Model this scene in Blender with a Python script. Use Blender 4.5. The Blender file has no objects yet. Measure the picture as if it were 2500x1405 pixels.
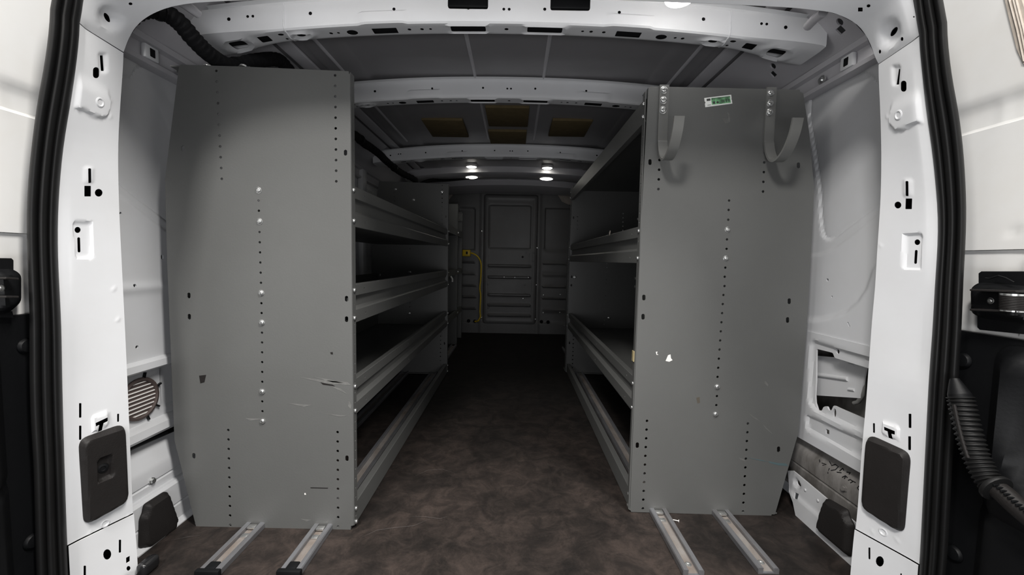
import bpy, bmesh, math, random
import numpy as np
from mathutils import Vector, Matrix
from mathutils.geometry import delaunay_2d_cdt
random.seed(7)
S = bpy.context.scene
COL = S.collection

# ------------------------------------------------------------------ camera
F, PITCH, YAW, ROLL = 1000.0, 0.0665, -0.0058, -0.018
CAM = np.array([0.034, 0.0, 0.709])
_f = np.array([math.sin(YAW)*math.cos(PITCH), math.cos(YAW)*math.cos(PITCH), -math.sin(PITCH)])
_r0 = np.array([math.cos(YAW), -math.sin(YAW), 0.0])
_u0 = np.cross(_r0, _f)
RIGHT = _r0*math.cos(ROLL) - _u0*math.sin(ROLL)
UP = _r0*math.sin(ROLL) + _u0*math.cos(ROLL)
cd = bpy.data.cameras.new('camera')
cam = bpy.data.objects.new('camera', cd); COL.objects.link(cam)
cd.sensor_fit = 'HORIZONTAL'; cd.sensor_width = 36.0; cd.lens = 36.0*F/2500.0
cd.clip_start = 0.02
M = Matrix.Identity(4)
for i in range(3):
    M[i][0], M[i][1], M[i][2], M[i][3] = RIGHT[i], UP[i], -_f[i], CAM[i]
cam.matrix_world = M
S.camera = cam

# ------------------------------------------------------------------ world, lamps outside, added fills, exposure
w = bpy.data.worlds.new('workshop'); S.world = w; w.use_nodes = True
w.node_tree.nodes['Background'].inputs[0].default_value = (0.93, 0.96, 1.0, 1)
w.node_tree.nodes['Background'].inputs[1].default_value = 0.10

def area(name, loc, target, sx, sy, power, col=(1, 0.97, 0.93)):
    l = bpy.data.lights.new(name, 'AREA'); l.shape = 'RECTANGLE'; l.size = sx; l.size_y = sy
    l.energy = power; l.color = col
    o = bpy.data.objects.new(name, l); COL.objects.link(o); o.location = loc
    o.rotation_euler = (Vector(target)-Vector(loc)).to_track_quat('-Z', 'Y').to_euler()
    return o
area('workshop_strip_light', (-0.70, -0.95, 2.65), (0.0, 1.0, 0.6), 0.4, 0.4, 60)
area('workshop_strip_light', (1.05, -0.35, 3.0), (0, 0.4, 0.3), 0.3, 1.3, 108)
area('workshop_strip_light', (-1.05, -0.35, 3.0), (0, 0.4, 0.3), 0.3, 1.3, 30)
area('low_front_fill', (0.0, -0.45, 0.50), (0, 1.0, 0.92), 1.0, 0.3, 8.0, (0.98, 0.98, 1.0))  # added fill behind the camera brightening bows and panels, no lamp known there
# added strip light without a fixture behind the header, brightens the roof bows
area('bow_fill_light', (0.0, 0.950, 1.326), (0.0, 1.614, 1.350), 1.25, 0.016, 0.60, (1.0, 0.98, 0.96))
S.view_settings.view_transform = 'Standard'
S.view_settings.look = 'None'
S.view_settings.gamma = 1.0
S.view_settings.use_curve_mapping = False
S.view_settings.exposure = 0.1

# ------------------------------------------------------------------ pixel rays (photograph taken as 2500 x 1405)
def ray(px, py):
    return RIGHT*((px-1250.0)/F) + UP*((702.5-py)/F) + _f
def atY(px, py, Y):
    d = ray(px, py); return CAM + d*((Y-CAM[1])/d[1])
def atX(px, py, X):
    d = ray(px, py); return CAM + d*((X-CAM[0])/d[0])
def atZ(px, py, Z):
    d = ray(px, py); return CAM + d*((Z-CAM[2])/d[2])
def project(P):
    d = np.asarray(P, float)-CAM
    z = d@_f
    return np.stack([1250+F*(d@RIGHT)/z, 702.5-F*(d@UP)/z], -1)

# ------------------------------------------------------------------ materials
def mat(name, col, rough=0.5, metal=0.0, col2=None, nscale=8.0, mix=0.5, bump=0.0, bscale=60.0, spec=0.5,
        rvar=0.0, stretch=(1, 1, 1), coat=0.0, detail=6.0, lo=0.35, hi=0.65):
    m = bpy.data.materials.new(name); m.use_nodes = True
    nt = m.node_tree; b = nt.nodes['Principled BSDF']
    b.inputs['Base Color'].default_value = (*col, 1)
    b.inputs['Roughness'].default_value = rough
    b.inputs['Metallic'].default_value = metal
    b.inputs['Specular IOR Level'].default_value = spec
    b.inputs['Coat Weight'].default_value = coat
    tc = nt.nodes.new('ShaderNodeTexCoord'); mp = nt.nodes.new('ShaderNodeMapping')
    mp.inputs['Scale'].default_value = stretch
    nt.links.new(tc.outputs['Object'], mp.inputs['Vector'])
    if col2 is not None:
        n = nt.nodes.new('ShaderNodeTexNoise'); n.inputs['Scale'].default_value = nscale
        n.inputs['Detail'].default_value = detail; n.inputs['Roughness'].default_value = 0.65
        nt.links.new(mp.outputs[0], n.inputs['Vector'])
        r = nt.nodes.new('ShaderNodeMapRange'); r.inputs['From Min'].default_value = lo; r.inputs['From Max'].default_value = hi
        r.inputs['To Max'].default_value = mix
        nt.links.new(n.outputs[0], r.inputs['Value'])
        mx = nt.nodes.new('ShaderNodeMix'); mx.data_type = 'RGBA'
        mx.inputs['A'].default_value = (*col, 1); mx.inputs['B'].default_value = (*col2, 1)
        nt.links.new(r.outputs[0], mx.inputs['Factor'])
        nt.links.new(mx.outputs['Result'], b.inputs['Base Color'])
        if rvar:
            rr = nt.nodes.new('ShaderNodeMapRange'); rr.inputs['To Min'].default_value = rough; rr.inputs['To Max'].default_value = rough+rvar
            nt.links.new(n.outputs[0], rr.inputs['Value']); nt.links.new(rr.outputs[0], b.inputs['Roughness'])
    if bump:
        n2 = nt.nodes.new('ShaderNodeTexNoise'); n2.inputs['Scale'].default_value = bscale; n2.inputs['Detail'].default_value = 5
        nt.links.new(mp.outputs[0], n2.inputs['Vector'])
        bp = nt.nodes.new('ShaderNodeBump'); bp.inputs['Strength'].default_value = bump; bp.inputs['Distance'].default_value = 0.004
        nt.links.new(n2.outputs[0], bp.inputs['Height']); nt.links.new(bp.outputs[0], b.inputs['Normal'])
    return m
def emit(name, col, strength):
    m = bpy.data.materials.new(name); m.use_nodes = True
    nt = m.node_tree; b = nt.nodes['Principled BSDF']
    b.inputs['Base Color'].default_value = (*col, 1)
    b.inputs['Emission Color'].default_value = (*col, 1); b.inputs['Emission Strength'].default_value = strength
    return m
WHITE = mat('white_body_paint', (0.77, 0.78, 0.80), 0.34, 0, (0.69, 0.69, 0.69), 5, 0.35, coat=0.25, rvar=0.1, bump=0.02, bscale=14)
INNERW = mat('white_inner_panel_paint', (0.60, 0.61, 0.63), 0.36, 0, (0.53, 0.53, 0.53), 5, 0.4, coat=0.15, rvar=0.1, bump=0.02, bscale=14)
DOORW = mat('white_door_paint', (0.80, 0.80, 0.79), 0.34, 0, (0.73, 0.71, 0.67), 7, 0.4, coat=0.25, bump=0.03, bscale=12)
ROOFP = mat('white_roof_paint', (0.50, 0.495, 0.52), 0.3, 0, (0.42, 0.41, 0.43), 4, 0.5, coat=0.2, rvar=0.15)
ROOFSKIN = mat('grey_roof_skin', (0.26, 0.255, 0.265), 0.34, 0, (0.21, 0.205, 0.21), 4, 0.5, coat=0.1, rvar=0.15)  # even grey, darker than the bow paint
STEEL = mat('grey_shelf_enamel', (0.116, 0.118, 0.115), 0.35, 0, (0.101, 0.102, 0.099), 3.0, 0.6, bump=0.05, bscale=260, rvar=0.12, coat=0.0)
BULKP = mat('grey_bulkhead_enamel', (0.12, 0.12, 0.122), 0.36, 0, (0.095, 0.092, 0.09), 3.5, 0.7, rvar=0.15)
HOOKM = mat('grey_hook_enamel', (0.150, 0.152, 0.146), 0.35, 0, (0.13, 0.13, 0.126), 20, 0.5)
RUBBER = mat('black_rubber', (0.007, 0.007, 0.0072), 0.5, 0, (0.010, 0.010, 0.0098), 20, 0.5, bump=0.05, spec=0.3)
PLASTIC = mat('dark_brown_plastic', (0.013, 0.0115, 0.011), 0.55, 0, (0.018, 0.016, 0.0155), 14, 0.6, bump=0.12, bscale=300, spec=0.3)
BLACKP = mat('black_plastic', (0.004, 0.0043, 0.005), 0.5, 0, (0.006, 0.0063, 0.007), 12, 0.5, bump=0.05, bscale=200, spec=0.25)
TAPE = mat('black_cloth_tape', (0.006, 0.006, 0.007), 0.85, 0, (0.012, 0.012, 0.013), 40, 0.5, bump=0.3, bscale=120, spec=0.2)
ZINC = mat('zinc_bolt', (0.70, 0.71, 0.70), 0.25, 0.9, (0.5, 0.5, 0.5), 60, 0.4)
ALU = mat('worn_aluminium', (0.42, 0.43, 0.46), 0.36, 0.8, (0.22, 0.21, 0.21), 22, 0.8, rvar=0.25, bump=0.06, bscale=80, stretch=(1, 0.25, 1))
ALUDIRT = mat('dirty_rail_channel', (0.36, 0.34, 0.325), 0.5, 0.4, (0.20, 0.155, 0.125), 18, 0.8, rvar=0.3, stretch=(1, 0.5, 1))
DIRTSILL = mat('grimy_sill_paint', (0.27, 0.26, 0.25), 0.6, 0, (0.08, 0.073, 0.066), 11, 0.9, rvar=0.2, bump=0.1, bscale=40, stretch=(1, 1, 0.4))
YELLOW = mat('yellow_plastic', (0.75, 0.52, 0.02), 0.4, 0, (0.6, 0.42, 0.02), 20, 0.4)
FOAM = mat('yellowed_foam', (0.15, 0.115, 0.06), 0.9, 0, (0.11, 0.085, 0.045), 30, 0.7, bump=0.3, bscale=150, spec=0.1)
CAVITY = mat('shade_and_marker_black', (0.012, 0.012, 0.013), 0.85, spec=0.1)  # near-black stands in for shade inside hollows; also colours the marker strokes
LABELW = mat('white_label_paper', (0.82, 0.83, 0.80), 0.5)
LABELG = mat('green_label_print', (0.22, 0.52, 0.26), 0.5, 0, (0.06, 0.16, 0.08), 90, 0.9, lo=0.45, hi=0.6)
INK = mat('dark_label_print', (0.05, 0.055, 0.05), 0.6)
SCRAP = mat('torn_paper', (0.80, 0.78, 0.76), 0.8)
BRASS = mat('dull_yellow_tape', (0.40, 0.33, 0.18), 0.6)
BEIGE = mat('aged_beige_sealer', (0.55, 0.49, 0.43), 0.6, 0, (0.38, 0.33, 0.28), 30, 0.7, bump=0.3, bscale=50)
VENTD = mat('brown_vent_mesh', (0.075, 0.055, 0.05), 0.7)
LED = emit('lit_lamp_lens', (1.0, 0.97, 0.88), 11.0)
DOME = emit('lit_dome_lens', (1.0, 0.98, 0.95), 12.0)
SCUFF = mat('scuffed_enamel', (0.17, 0.17, 0.165), 0.5, 0, (0.11, 0.11, 0.105), 60, 0.8)
STAIN = mat('brown_stain', (0.085, 0.073, 0.058), 0.6)
TEAL = mat('teal_crayon', (0.085, 0.13, 0.14), 0.6)

def floor_material():
    """black rubber mat, scuffed brown at the rear, the light falloff inward painted in as well"""
    m = bpy.data.materials.new('worn_floor_mat'); m.use_nodes = True
    nt = m.node_tree; b = nt.nodes['Principled BSDF']; b.inputs['Roughness'].default_value = 0.62
    b.inputs['Specular IOR Level'].default_value = 0.25
    tc = nt.nodes.new('ShaderNodeTexCoord'); P = tc.outputs['Object']
    def noise(sc, det, vec=P, dist=0.0, rough=0.7):
        n = nt.nodes.new('ShaderNodeTexNoise'); n.inputs['Scale'].default_value = sc; n.inputs['Detail'].default_value = det
        n.inputs['Roughness'].default_value = rough; n.inputs['Distortion'].default_value = dist
        nt.links.new(vec, n.inputs['Vector']); return n.outputs[0]
    def rng(v, a, b_, c=0.0, d=1.0):
        r = nt.nodes.new('ShaderNodeMapRange'); r.interpolation_type = 'SMOOTHSTEP'
        for k, x in zip(('From Min', 'From Max', 'To Min', 'To Max'), (a, b_, c, d)): r.inputs[k].default_value = x
        nt.links.new(v, r.inputs['Value']); return r.outputs[0]
    def mth(op, x, y):
        n = nt.nodes.new('ShaderNodeMath'); n.operation = op
        for k, v in enumerate((x, y)):
            if isinstance(v, float): n.inputs[k].default_value = v
            else: nt.links.new(v, n.inputs[k])
        return n.outputs[0]
    def mix(f, A, B, blend='MIX'):
        n = nt.nodes.new('ShaderNodeMix'); n.data_type = 'RGBA'; n.blend_type = blend
        if isinstance(f, float): n.inputs['Factor'].default_value = f
        else: nt.links.new(f, n.inputs['Factor'])
        for k, v in (('A', A), ('B', B)):
            if isinstance(v, tuple): n.inputs[k].default_value = (*v, 1)
            else: nt.links.new(v, n.inputs[k])
        return n.outputs['Result']
    sx = nt.nodes.new('ShaderNodeSeparateXYZ'); nt.links.new(P, sx.inputs[0])
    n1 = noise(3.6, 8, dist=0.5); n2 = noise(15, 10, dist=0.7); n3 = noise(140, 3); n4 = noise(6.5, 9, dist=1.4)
    tread_falloff = rng(sx.outputs['Y'], 2.3, 1.1)                              # scuffed zone at the rear, also fades the colour inward as light does
    wear_falloff = mth('MULTIPLY', rng(n1, 0.34, 0.66, 0.25, 1.0), mth('ADD', mth('MULTIPLY', tread_falloff, 0.85), 0.15))
    c = mix(wear_falloff, (0.0085, 0.0078, 0.0076), (0.038, 0.0305, 0.0275))
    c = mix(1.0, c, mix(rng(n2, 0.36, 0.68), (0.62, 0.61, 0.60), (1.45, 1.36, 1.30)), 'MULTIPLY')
    c = mix(mth('MULTIPLY', rng(n4, 0.60, 0.74), mth('MULTIPLY', tread_falloff, 0.45)), c, (0.090, 0.069, 0.055))   # dried mud
    c = mix(1.0, c, mix(n3, (0.7, 0.7, 0.7), (1.3, 1.3, 1.3)), 'MULTIPLY')
    nt.links.new(c, b.inputs['Base Color'])
    bp = nt.nodes.new('ShaderNodeBump'); bp.inputs['Strength'].default_value = 0.35; bp.inputs['Distance'].default_value = 0.005
    nt.links.new(n2, bp.inputs['Height']); nt.links.new(bp.outputs[0], b.inputs['Normal'])
    return m
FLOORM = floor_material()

# ------------------------------------------------------------------ object helpers
def tag(o, label=None, cat=None, group=None, kind=None):
    if label: o['label'] = label
    if cat: o['category'] = cat
    if group: o['group'] = group
    if kind: o['kind'] = kind
    return o
def empty(name, loc=(0, 0, 0)):
    o = bpy.data.objects.new(name, None); COL.objects.link(o); o.location = loc; o.empty_display_size = 0.05
    return o
def link(name, me, m=None, parent=None):
    o = bpy.data.objects.new(name, me); COL.objects.link(o)
    if m and not me.materials: me.materials.append(m)
    if parent:
        o.parent = parent
        if parent.type == 'EMPTY':
            o.matrix_parent_inverse = Matrix.Translation(-Vector(parent.location))
    return o
class MB:
    """collects shapes into one mesh"""
    def __init__(self): self.v = []; self.f = []
    def add(self, verts, faces):
        k = len(self.v)
        self.v += [tuple(map(float, p)) for p in verts]
        self.f += [tuple(int(i)+k for i in f) for f in faces]
        return self
    def bm(self, b):
        b.verts.index_update()
        self.add([v.co[:] for v in b.verts], [[v.index for v in f.verts] for f in b.faces]); b.free(); return self
    def box(self, c, s, bevel=0.0, rot=None, seg=2):
        b = bmesh.new(); bmesh.ops.create_cube(b, size=1)
        for v in b.verts: v.co = Vector((v.co.x*s[0], v.co.y*s[1], v.co.z*s[2]))
        if bevel: bmesh.ops.bevel(b, geom=b.edges[:]+b.verts[:], offset=bevel, segments=seg, affect='EDGES', profile=0.5)
        R = rot if rot is not None else Matrix.Identity(3)
        for v in b.verts: v.co = R @ v.co + Vector(c)
        return self.bm(b)
    def quadprism(self, quad, off):
        """quad: 3D polygon, extruded by vector off"""
        n = len(quad); q = [np.asarray(p, float) for p in quad]; off = np.asarray(off, float)
        vs = q + [p+off for p in q]
        fs = [list(range(n)), list(range(2*n-1, n-1, -1))] + [[i, i+n, (i+1) % n+n, (i+1) % n] for i in range(n)]
        return self.add(vs, fs)
    def tube(self, pts, r, seg=12, cap=True):
        pts = [np.asarray(p, float) for p in pts]; n = len(pts)
        rs = r if hasattr(r, '__len__') else [r]*n
        vs = []; up = np.array([0.0, 0.0, 1.0]); prev = None
        for i, p in enumerate(pts):
            t = pts[min(i+1, n-1)]-pts[max(i-1, 0)]; t = t/(np.linalg.norm(t)+1e-12)
            a = prev if prev is not None else (up if abs(t[2]) < 0.9 else np.array([1.0, 0, 0]))
            a = a - t*(a@t); a /= np.linalg.norm(a)+1e-12; prev = a
            b = np.cross(t, a)
            for k in range(seg):
                th = 2*math.pi*k/seg
                vs.append(p+rs[i]*(a*math.cos(th)+b*math.sin(th)))
        fs = [[i*seg+k, i*seg+(k+1) % seg, (i+1)*seg+(k+1) % seg, (i+1)*seg+k] for i in range(n-1) for k in range(seg)]
        if cap: fs += [list(range(seg-1, -1, -1)), list(range((n-1)*seg, n*seg))]
        return self.add(vs, fs)
    def lathe(self, prof, c=(0, 0, 0), axis=(0, 0, 1), seg=16):
        """prof: (radius, height) along axis"""
        ax = Vector(axis).normalized(); q = Vector((0, 0, 1)).rotation_difference(ax).to_matrix()
        vs = []; n = len(prof)
        for r, h in prof:
            for k in range(seg):
                th = 2*math.pi*k/seg
                vs.append((q @ Vector((r*math.cos(th), r*math.sin(th), h)) + Vector(c))[:])
        fs = [[i*seg+k, i*seg+(k+1) % seg, (i+1)*seg+(k+1) % seg, (i+1)*seg+k] for i in range(n-1) for k in range(seg)]
        fs += [list(range(seg-1, -1, -1)), list(range((n-1)*seg, n*seg))]
        return self.add(vs, fs)
    def extrude(self, prof, path, closed=False, caps=True):
        """prof: list of (a,b); path: list of functions/frames (origin, A, B) placing prof"""
        n = len(prof); vs = []
        for o, A, B in path:
            o = np.asarray(o, float); A = np.asarray(A, float); B = np.asarray(B, float)
            vs += [o+A*a+B*b for a, b in prof]
        fs = []
        lim = n if closed else n-1
        for i in range(len(path)-1):
            for k in range(lim):
                k2 = (k+1) % n
                fs.append([i*n+k, i*n+k2, (i+1)*n+k2, (i+1)*n+k])
        if closed and caps:
            fs += [list(range(n-1, -1, -1)), list(range((len(path)-1)*n, len(path)*n))]
        return self.add(vs, fs)
    def mesh(self, name, smooth=None):
        me = bpy.data.meshes.new(name); me.from_pydata(self.v, [], self.f); me.update()
        b = bmesh.new(); b.from_mesh(me)
        bmesh.ops.recalc_face_normals(b, faces=b.faces[:]); b.to_mesh(me); b.free()
        if smooth is not None:
            me.polygons.foreach_set('use_smooth', [True]*len(me.polygons))
            me.set_sharp_from_angle(angle=math.radians(smooth))
        return me
    def build(self, name, m, parent=None, smooth=None):
        return link(name, self.mesh(name, smooth), m, parent)

def pip(pts, poly):
    x, y = pts[:, 0], pts[:, 1]; ins = np.zeros(len(pts), bool)
    P = np.asarray(poly, float); n = len(P); j = n-1
    for i in range(n):
        xi, yi = P[i]; xj, yj = P[j]
        c = ((yi > y) != (yj > y)) & (x < (xj-xi)*(y-yi)/(yj-yi+1e-15)+xi)
        ins ^= c; j = i
    return ins
def polydist(pts, poly, closed=True):
    P = np.asarray(poly, float); n = len(P); d = np.full(len(pts), 1e9)
    for i in range(n if closed else n-1):
        a = P[i]; b = P[(i+1) % n]; ab = b-a
        t = np.clip(((pts-a)@ab)/(ab@ab+1e-15), 0, 1)
        d = np.minimum(d, np.linalg.norm(pts-(a+t[:, None]*ab), axis=1))
    return d
def sdf(pts, poly):
    d = polydist(pts, poly); return np.where(pip(pts, poly), -d, d)
def sstep(a, b, x):
    t = np.clip((x-a)/(b-a), 0, 1); return t*t*(3-2*t)
def densify(poly, step):
    P = [np.asarray(p, float) for p in poly]; out = []
    for i in range(len(P)):
        a, b = P[i], P[(i+1) % len(P)]; n = max(1, int(math.ceil(np.linalg.norm(b-a)/step)))
        out += [a+(b-a)*k/n for k in range(n)]
    return np.array(out)
def circle(c, rx, ry=None, n=14, rot=0.0):
    ry = ry or rx; ca, sa = math.cos(rot), math.sin(rot)
    return [(c[0]+rx*math.cos(t)*ca-ry*math.sin(t)*sa, c[1]+rx*math.cos(t)*sa+ry*math.sin(t)*ca)
            for t in [2*math.pi*k/n for k in range(n)]]
def rrect(x0, y0, x1, y1, r, n=4):
    r = min(r, abs(x1-x0)/2-1e-6, abs(y1-y0)/2-1e-6); out = []
    for cx, cy, a in ((x1-r, y1-r, 0), (x0+r, y1-r, 90), (x0+r, y0+r, 180), (x1-r, y0+r, 270)):
        for k in range(n+1):
            t = math.radians(a+90*k/n); out.append((cx+r*math.cos(t), cy+r*math.sin(t)))
    return out
def roundpoly(poly, r, n=4):
    P = [np.asarray(p, float) for p in poly]; out = []
    for i in range(len(P)):
        a, b, c = P[i-1], P[i], P[(i+1) % len(P)]
        u = (a-b)/np.linalg.norm(a-b); v = (c-b)/np.linalg.norm(c-b)
        q = min(r, np.linalg.norm(a-b)*0.45, np.linalg.norm(c-b)*0.45)
        for k in range(n+1):
            t = k/n; p0, p2 = b+u*q, b+v*q
            out.append(tuple((1-t)**2*p0+2*t*(1-t)*b+t*t*p2))
    return out

def sheet(mb, outline, holes, fmap, step=None, depth=None, ostep=None, close=False, extra=None):
    """triangulated sheet of metal: 2-D outline with holes -> 3-D by fmap(N x 2) -> N x 3.
    depth: 3-vector or function giving the wall of every rim (metal thickness)."""
    ol = densify(outline, ostep or step or 1e9); loops = [ol]+[np.asarray(h, float) for h in holes]
    V = []; E = []
    for L in loops:
        k = len(V); n = len(L); V += [tuple(p) for p in L]; E += [(k+i, k+(i+1) % n) for i in range(n)]
    if step:
        sx, sy = (step, step) if not hasattr(step, '__len__') else step
        lo, hi = ol.min(0), ol.max(0)
        gx, gy = np.meshgrid(np.arange(lo[0]+sx*0.5, hi[0], sx), np.arange(lo[1]+sy*0.5, hi[1], sy))
        G = np.stack([gx.ravel(), gy.ravel()], 1)
        keep = pip(G, ol) & (polydist(G, ol) > min(sx, sy)*0.3)
        for h in loops[1:]:
            c = h.mean(0); R = np.abs(h-c).max()*1.5+max(sx, sy)
            near = np.abs(G-c).max(1) < R
            if near.any():
                idx = np.where(near & keep)[0]
                if len(idx):
                    q = G[idx]; bad = pip(q, h) | (polydist(q, h) < min(sx, sy)*0.25); keep[idx[bad]] = False
        V += [tuple(p) for p in G[keep]]
    if extra is not None: V += [tuple(p) for p in extra]
    vs, es, fs, _, _, _ = delaunay_2d_cdt([Vector(p) for p in V], E, [], 0, 1e-7)
    P = np.array([v[:] for v in vs]); T = np.array([f[:] for f in fs if len(f) == 3])
    C = P[T].mean(1); keep = pip(C, ol)
    for h in loops[1:]: keep &= ~pip(C, h)
    T = T[keep]
    Q = np.asarray(fmap(P), float)
    mb.add(Q, T)
    if depth is not None:
        cnt = {}
        for t in T:
            for a, b in ((t[0], t[1]), (t[1], t[2]), (t[2], t[0])):
                cnt.setdefault((min(a, b), max(a, b)), []).append((a, b))
        rim = [e[0] for e in cnt.values() if len(e) == 1]
        used = sorted({i for e in rim for i in e}); ix = {u: k for k, u in enumerate(used)}
        U = Q[used]; D = depth(P[used], U) if callable(depth) else np.asarray(depth, float)
        n = len(used)
        mb.add(np.vstack([U, U+D]), [[ix[a], ix[b], ix[b]+n, ix[a]+n] for a, b in rim])
        if close: mb.add(Q+np.asarray(depth, float), [t[::-1] for t in T])
    return mb

def dome_bolt(name='bolt', r=0.0085):
    mb = MB()
    mb.lathe([(r*1.15, 0), (r*1.15, 0.0012), (r*0.95, 0.0016), (r*0.93, 0.0032), (r*0.72, 0.0052), (r*0.4, 0.0063), (r*0.15, 0.0060)], seg=12)
    return mb.mesh(name, 40)
BOLT = dome_bolt(); BOLT.materials.append(ZINC)
def bolt(parent, loc, axis, s=1.0, name='bolt'):
    o = link(name, BOLT, None, None)
    q = Vector((0, 0, 1)).rotation_difference(Vector(axis)).to_matrix().to_4x4()
    mw = Matrix.Translation(Vector(loc)) @ q @ Matrix.Scale(s, 4)
    o.parent = parent
    if parent.type == 'EMPTY':
        o.matrix_parent_inverse = Matrix.Translation(-Vector(parent.location))
    o.matrix_basis = mw
    return o

# ================================================================== SETTING
YB = 3.95                       # bulkhead
def grid_mesh(name, m, xs, ys, zf, parent=None, smooth=30):
    mb = MB(); X, Y = np.meshgrid(xs, ys); Z = zf(X, Y); n = len(xs)
    mb.add(np.stack([X.ravel(), Y.ravel(), Z.ravel()], 1),
           [[j*n+i, j*n+i+1, (j+1)*n+i+1, (j+1)*n+i] for j in range(len(ys)-1) for i in range(n-1)])
    return mb.build(name, m, parent, smooth)
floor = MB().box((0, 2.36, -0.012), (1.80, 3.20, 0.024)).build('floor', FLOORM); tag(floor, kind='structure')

# ---- wrinkles worn into the floor mat: thin creases with their own relief
mbk = MB()
for pts in ([(1010, 1165), (1045, 1149), (1080, 1147), (1112, 1156)], [(880, 1315), (920, 1296), (960, 1290), (1010, 1285), (1050, 1268)],
            [(420, 1320), (460, 1312), (490, 1308)], [(1004, 1262), (1040, 1263), (1075, 1268), (1092, 1262)]):
    P = [atZ(x, y, 0.0005) for x, y in pts]
    mbk.tube(P, [0.0006]+[0.0016]*(len(P)-2)+[0.0006], seg=5)
tag(mbk.build('crease', FLOORM, floor, 60), kind='stuff')

# ---- rear opening frame -------------------------------------------------
YI, YF_, YO, YS = 0.86, 0.775, 0.757, 0.715
def pxz(lst, Y): return np.array([atY(x, y, Y) for x, y in lst])
L_in = [(335, 1400), (332, 1330), (326, 1280), (322, 1200), (316, 1050), (311, 930), (305, 800), (300, 700), (296, 620), (291, 520), (288, 400), (289, 330), (294, 250), (299, 180), (303, 133)]
L_fo = [(196, 1405), (193, 1300), (190, 1150), (186, 1030), (182, 936), (180, 800), (178, 640), (175, 560), (173, 467), (182, 333), (197, 267), (205, 180), (212, 100)]
L_ou = [(168, 1405), (163, 1300), (158, 1150), (155, 1050), (152, 936), (150, 800), (145, 700), (141, 620), (141, 540), (144, 470), (150, 400), (158, 330), (170, 270), (182, 190), (190, 130), (194, 87), (197, 50)]
L_se = [(88, 1403), (85, 1270), (82, 1136), (75, 1036), (72, 935), (72, 768), (68, 668), (64, 535), (67, 467), (72, 400), (80, 333), (88, 267), (97, 217), (107, 167), (117, 100), (121, 55), (125, 10)]
R_in = [(2078, 1403), (2087, 1303), (2092, 1270), (2098, 1186), (2105, 1086), (2113, 1003), (2118, 936), (2123, 868), (2130, 768), (2137, 701), (2140, 635), (2147, 535), (2151, 467), (2152, 367), (2150, 300), (2147, 217), (2143, 167)]
R_fo = [(2215, 1386), (2218, 1303), (2225, 1170), (2232, 1070), (2235, 936), (2245, 890), (2252, 768), (2255, 668), (2257, 575), (2257, 500), (2254, 450), (2247, 383), (2238, 317), (2232, 270), (2230, 217), (2224, 128)]
R_ou = [(2243, 1403), (2247, 1336), (2252, 1236), (2257, 1136), (2262, 1036), (2267, 936), (2270, 890), (2277, 801), (2282, 701), (2288, 618), (2291, 551), (2288, 485), (2285, 467), (2278, 383), (2268, 317), (2258, 250), (2252, 183), (2245, 120), (2240, 75)]
R_se = [(2308, 1405), (2313, 1370), (2318, 1270), (2325, 1136), (2333, 1036), (2340, 936), (2348, 801), (2352, 685), (2358, 585), (2360, 500), (2358, 467), (2355, 400), (2347, 317), (2337, 250), (2325, 200), (2317, 133), (2311, 60), (2304, 10)]
L_c = [((312, 100), (219, 52), (200, 28), (129, -18)), ((327, 72), (228, 12), (206, -15), (137, -62)), ((350, 48), (247, -32), (218, -70), (155, -122)),
       ((385, 28), (292, -82), (258, -130), (205, -190)), ((430, 14), (370, -110), (340, -170), (310, -240)), ((500, 5), (470, -122), (455, -190), (445, -260)),
       ((700, -3), (690, -128), (680, -200), (680, -268)), ((1250, -8), (1250, -130), (1250, -203), (1250, -270))]
R_c = [((2137, 140), (2219, 82), (2237, 48), (2300, -15)), ((2120, 97), (2206, 36), (2231, 5), (2292, -58)), ((2092, 60), (2188, -12), (2216, -48), (2275, -115)),
       ((2042, 34), (2148, -66), (2180, -112), (2235, -165)), ((1985, 24), (2065, -98), (2095, -155), (2130, -220)), ((1910, 17), (1965, -112), (1985, -178), (2005, -245)),
       ((1740, 9), (1752, -120), (1765, -190), (1770, -258))]
ZT, ZB = 1.118, 0.138           # seams of the pillar
def column(lst, Y, zs):
    P = pxz(lst, Y); o = np.argsort(P[:, 2]); x = np.interp(zs, P[o, 2], P[o, 0])
    k = np.array([1, 2, 3, 2, 1.]); k /= k.sum()
    xx = np.convolve(np.pad(x, 2, mode='edge'), k, mode='valid')
    return np.stack([xx, np.full(len(zs), Y), zs], 1)
ZS = np.linspace(-0.08, ZT, 60)
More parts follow.
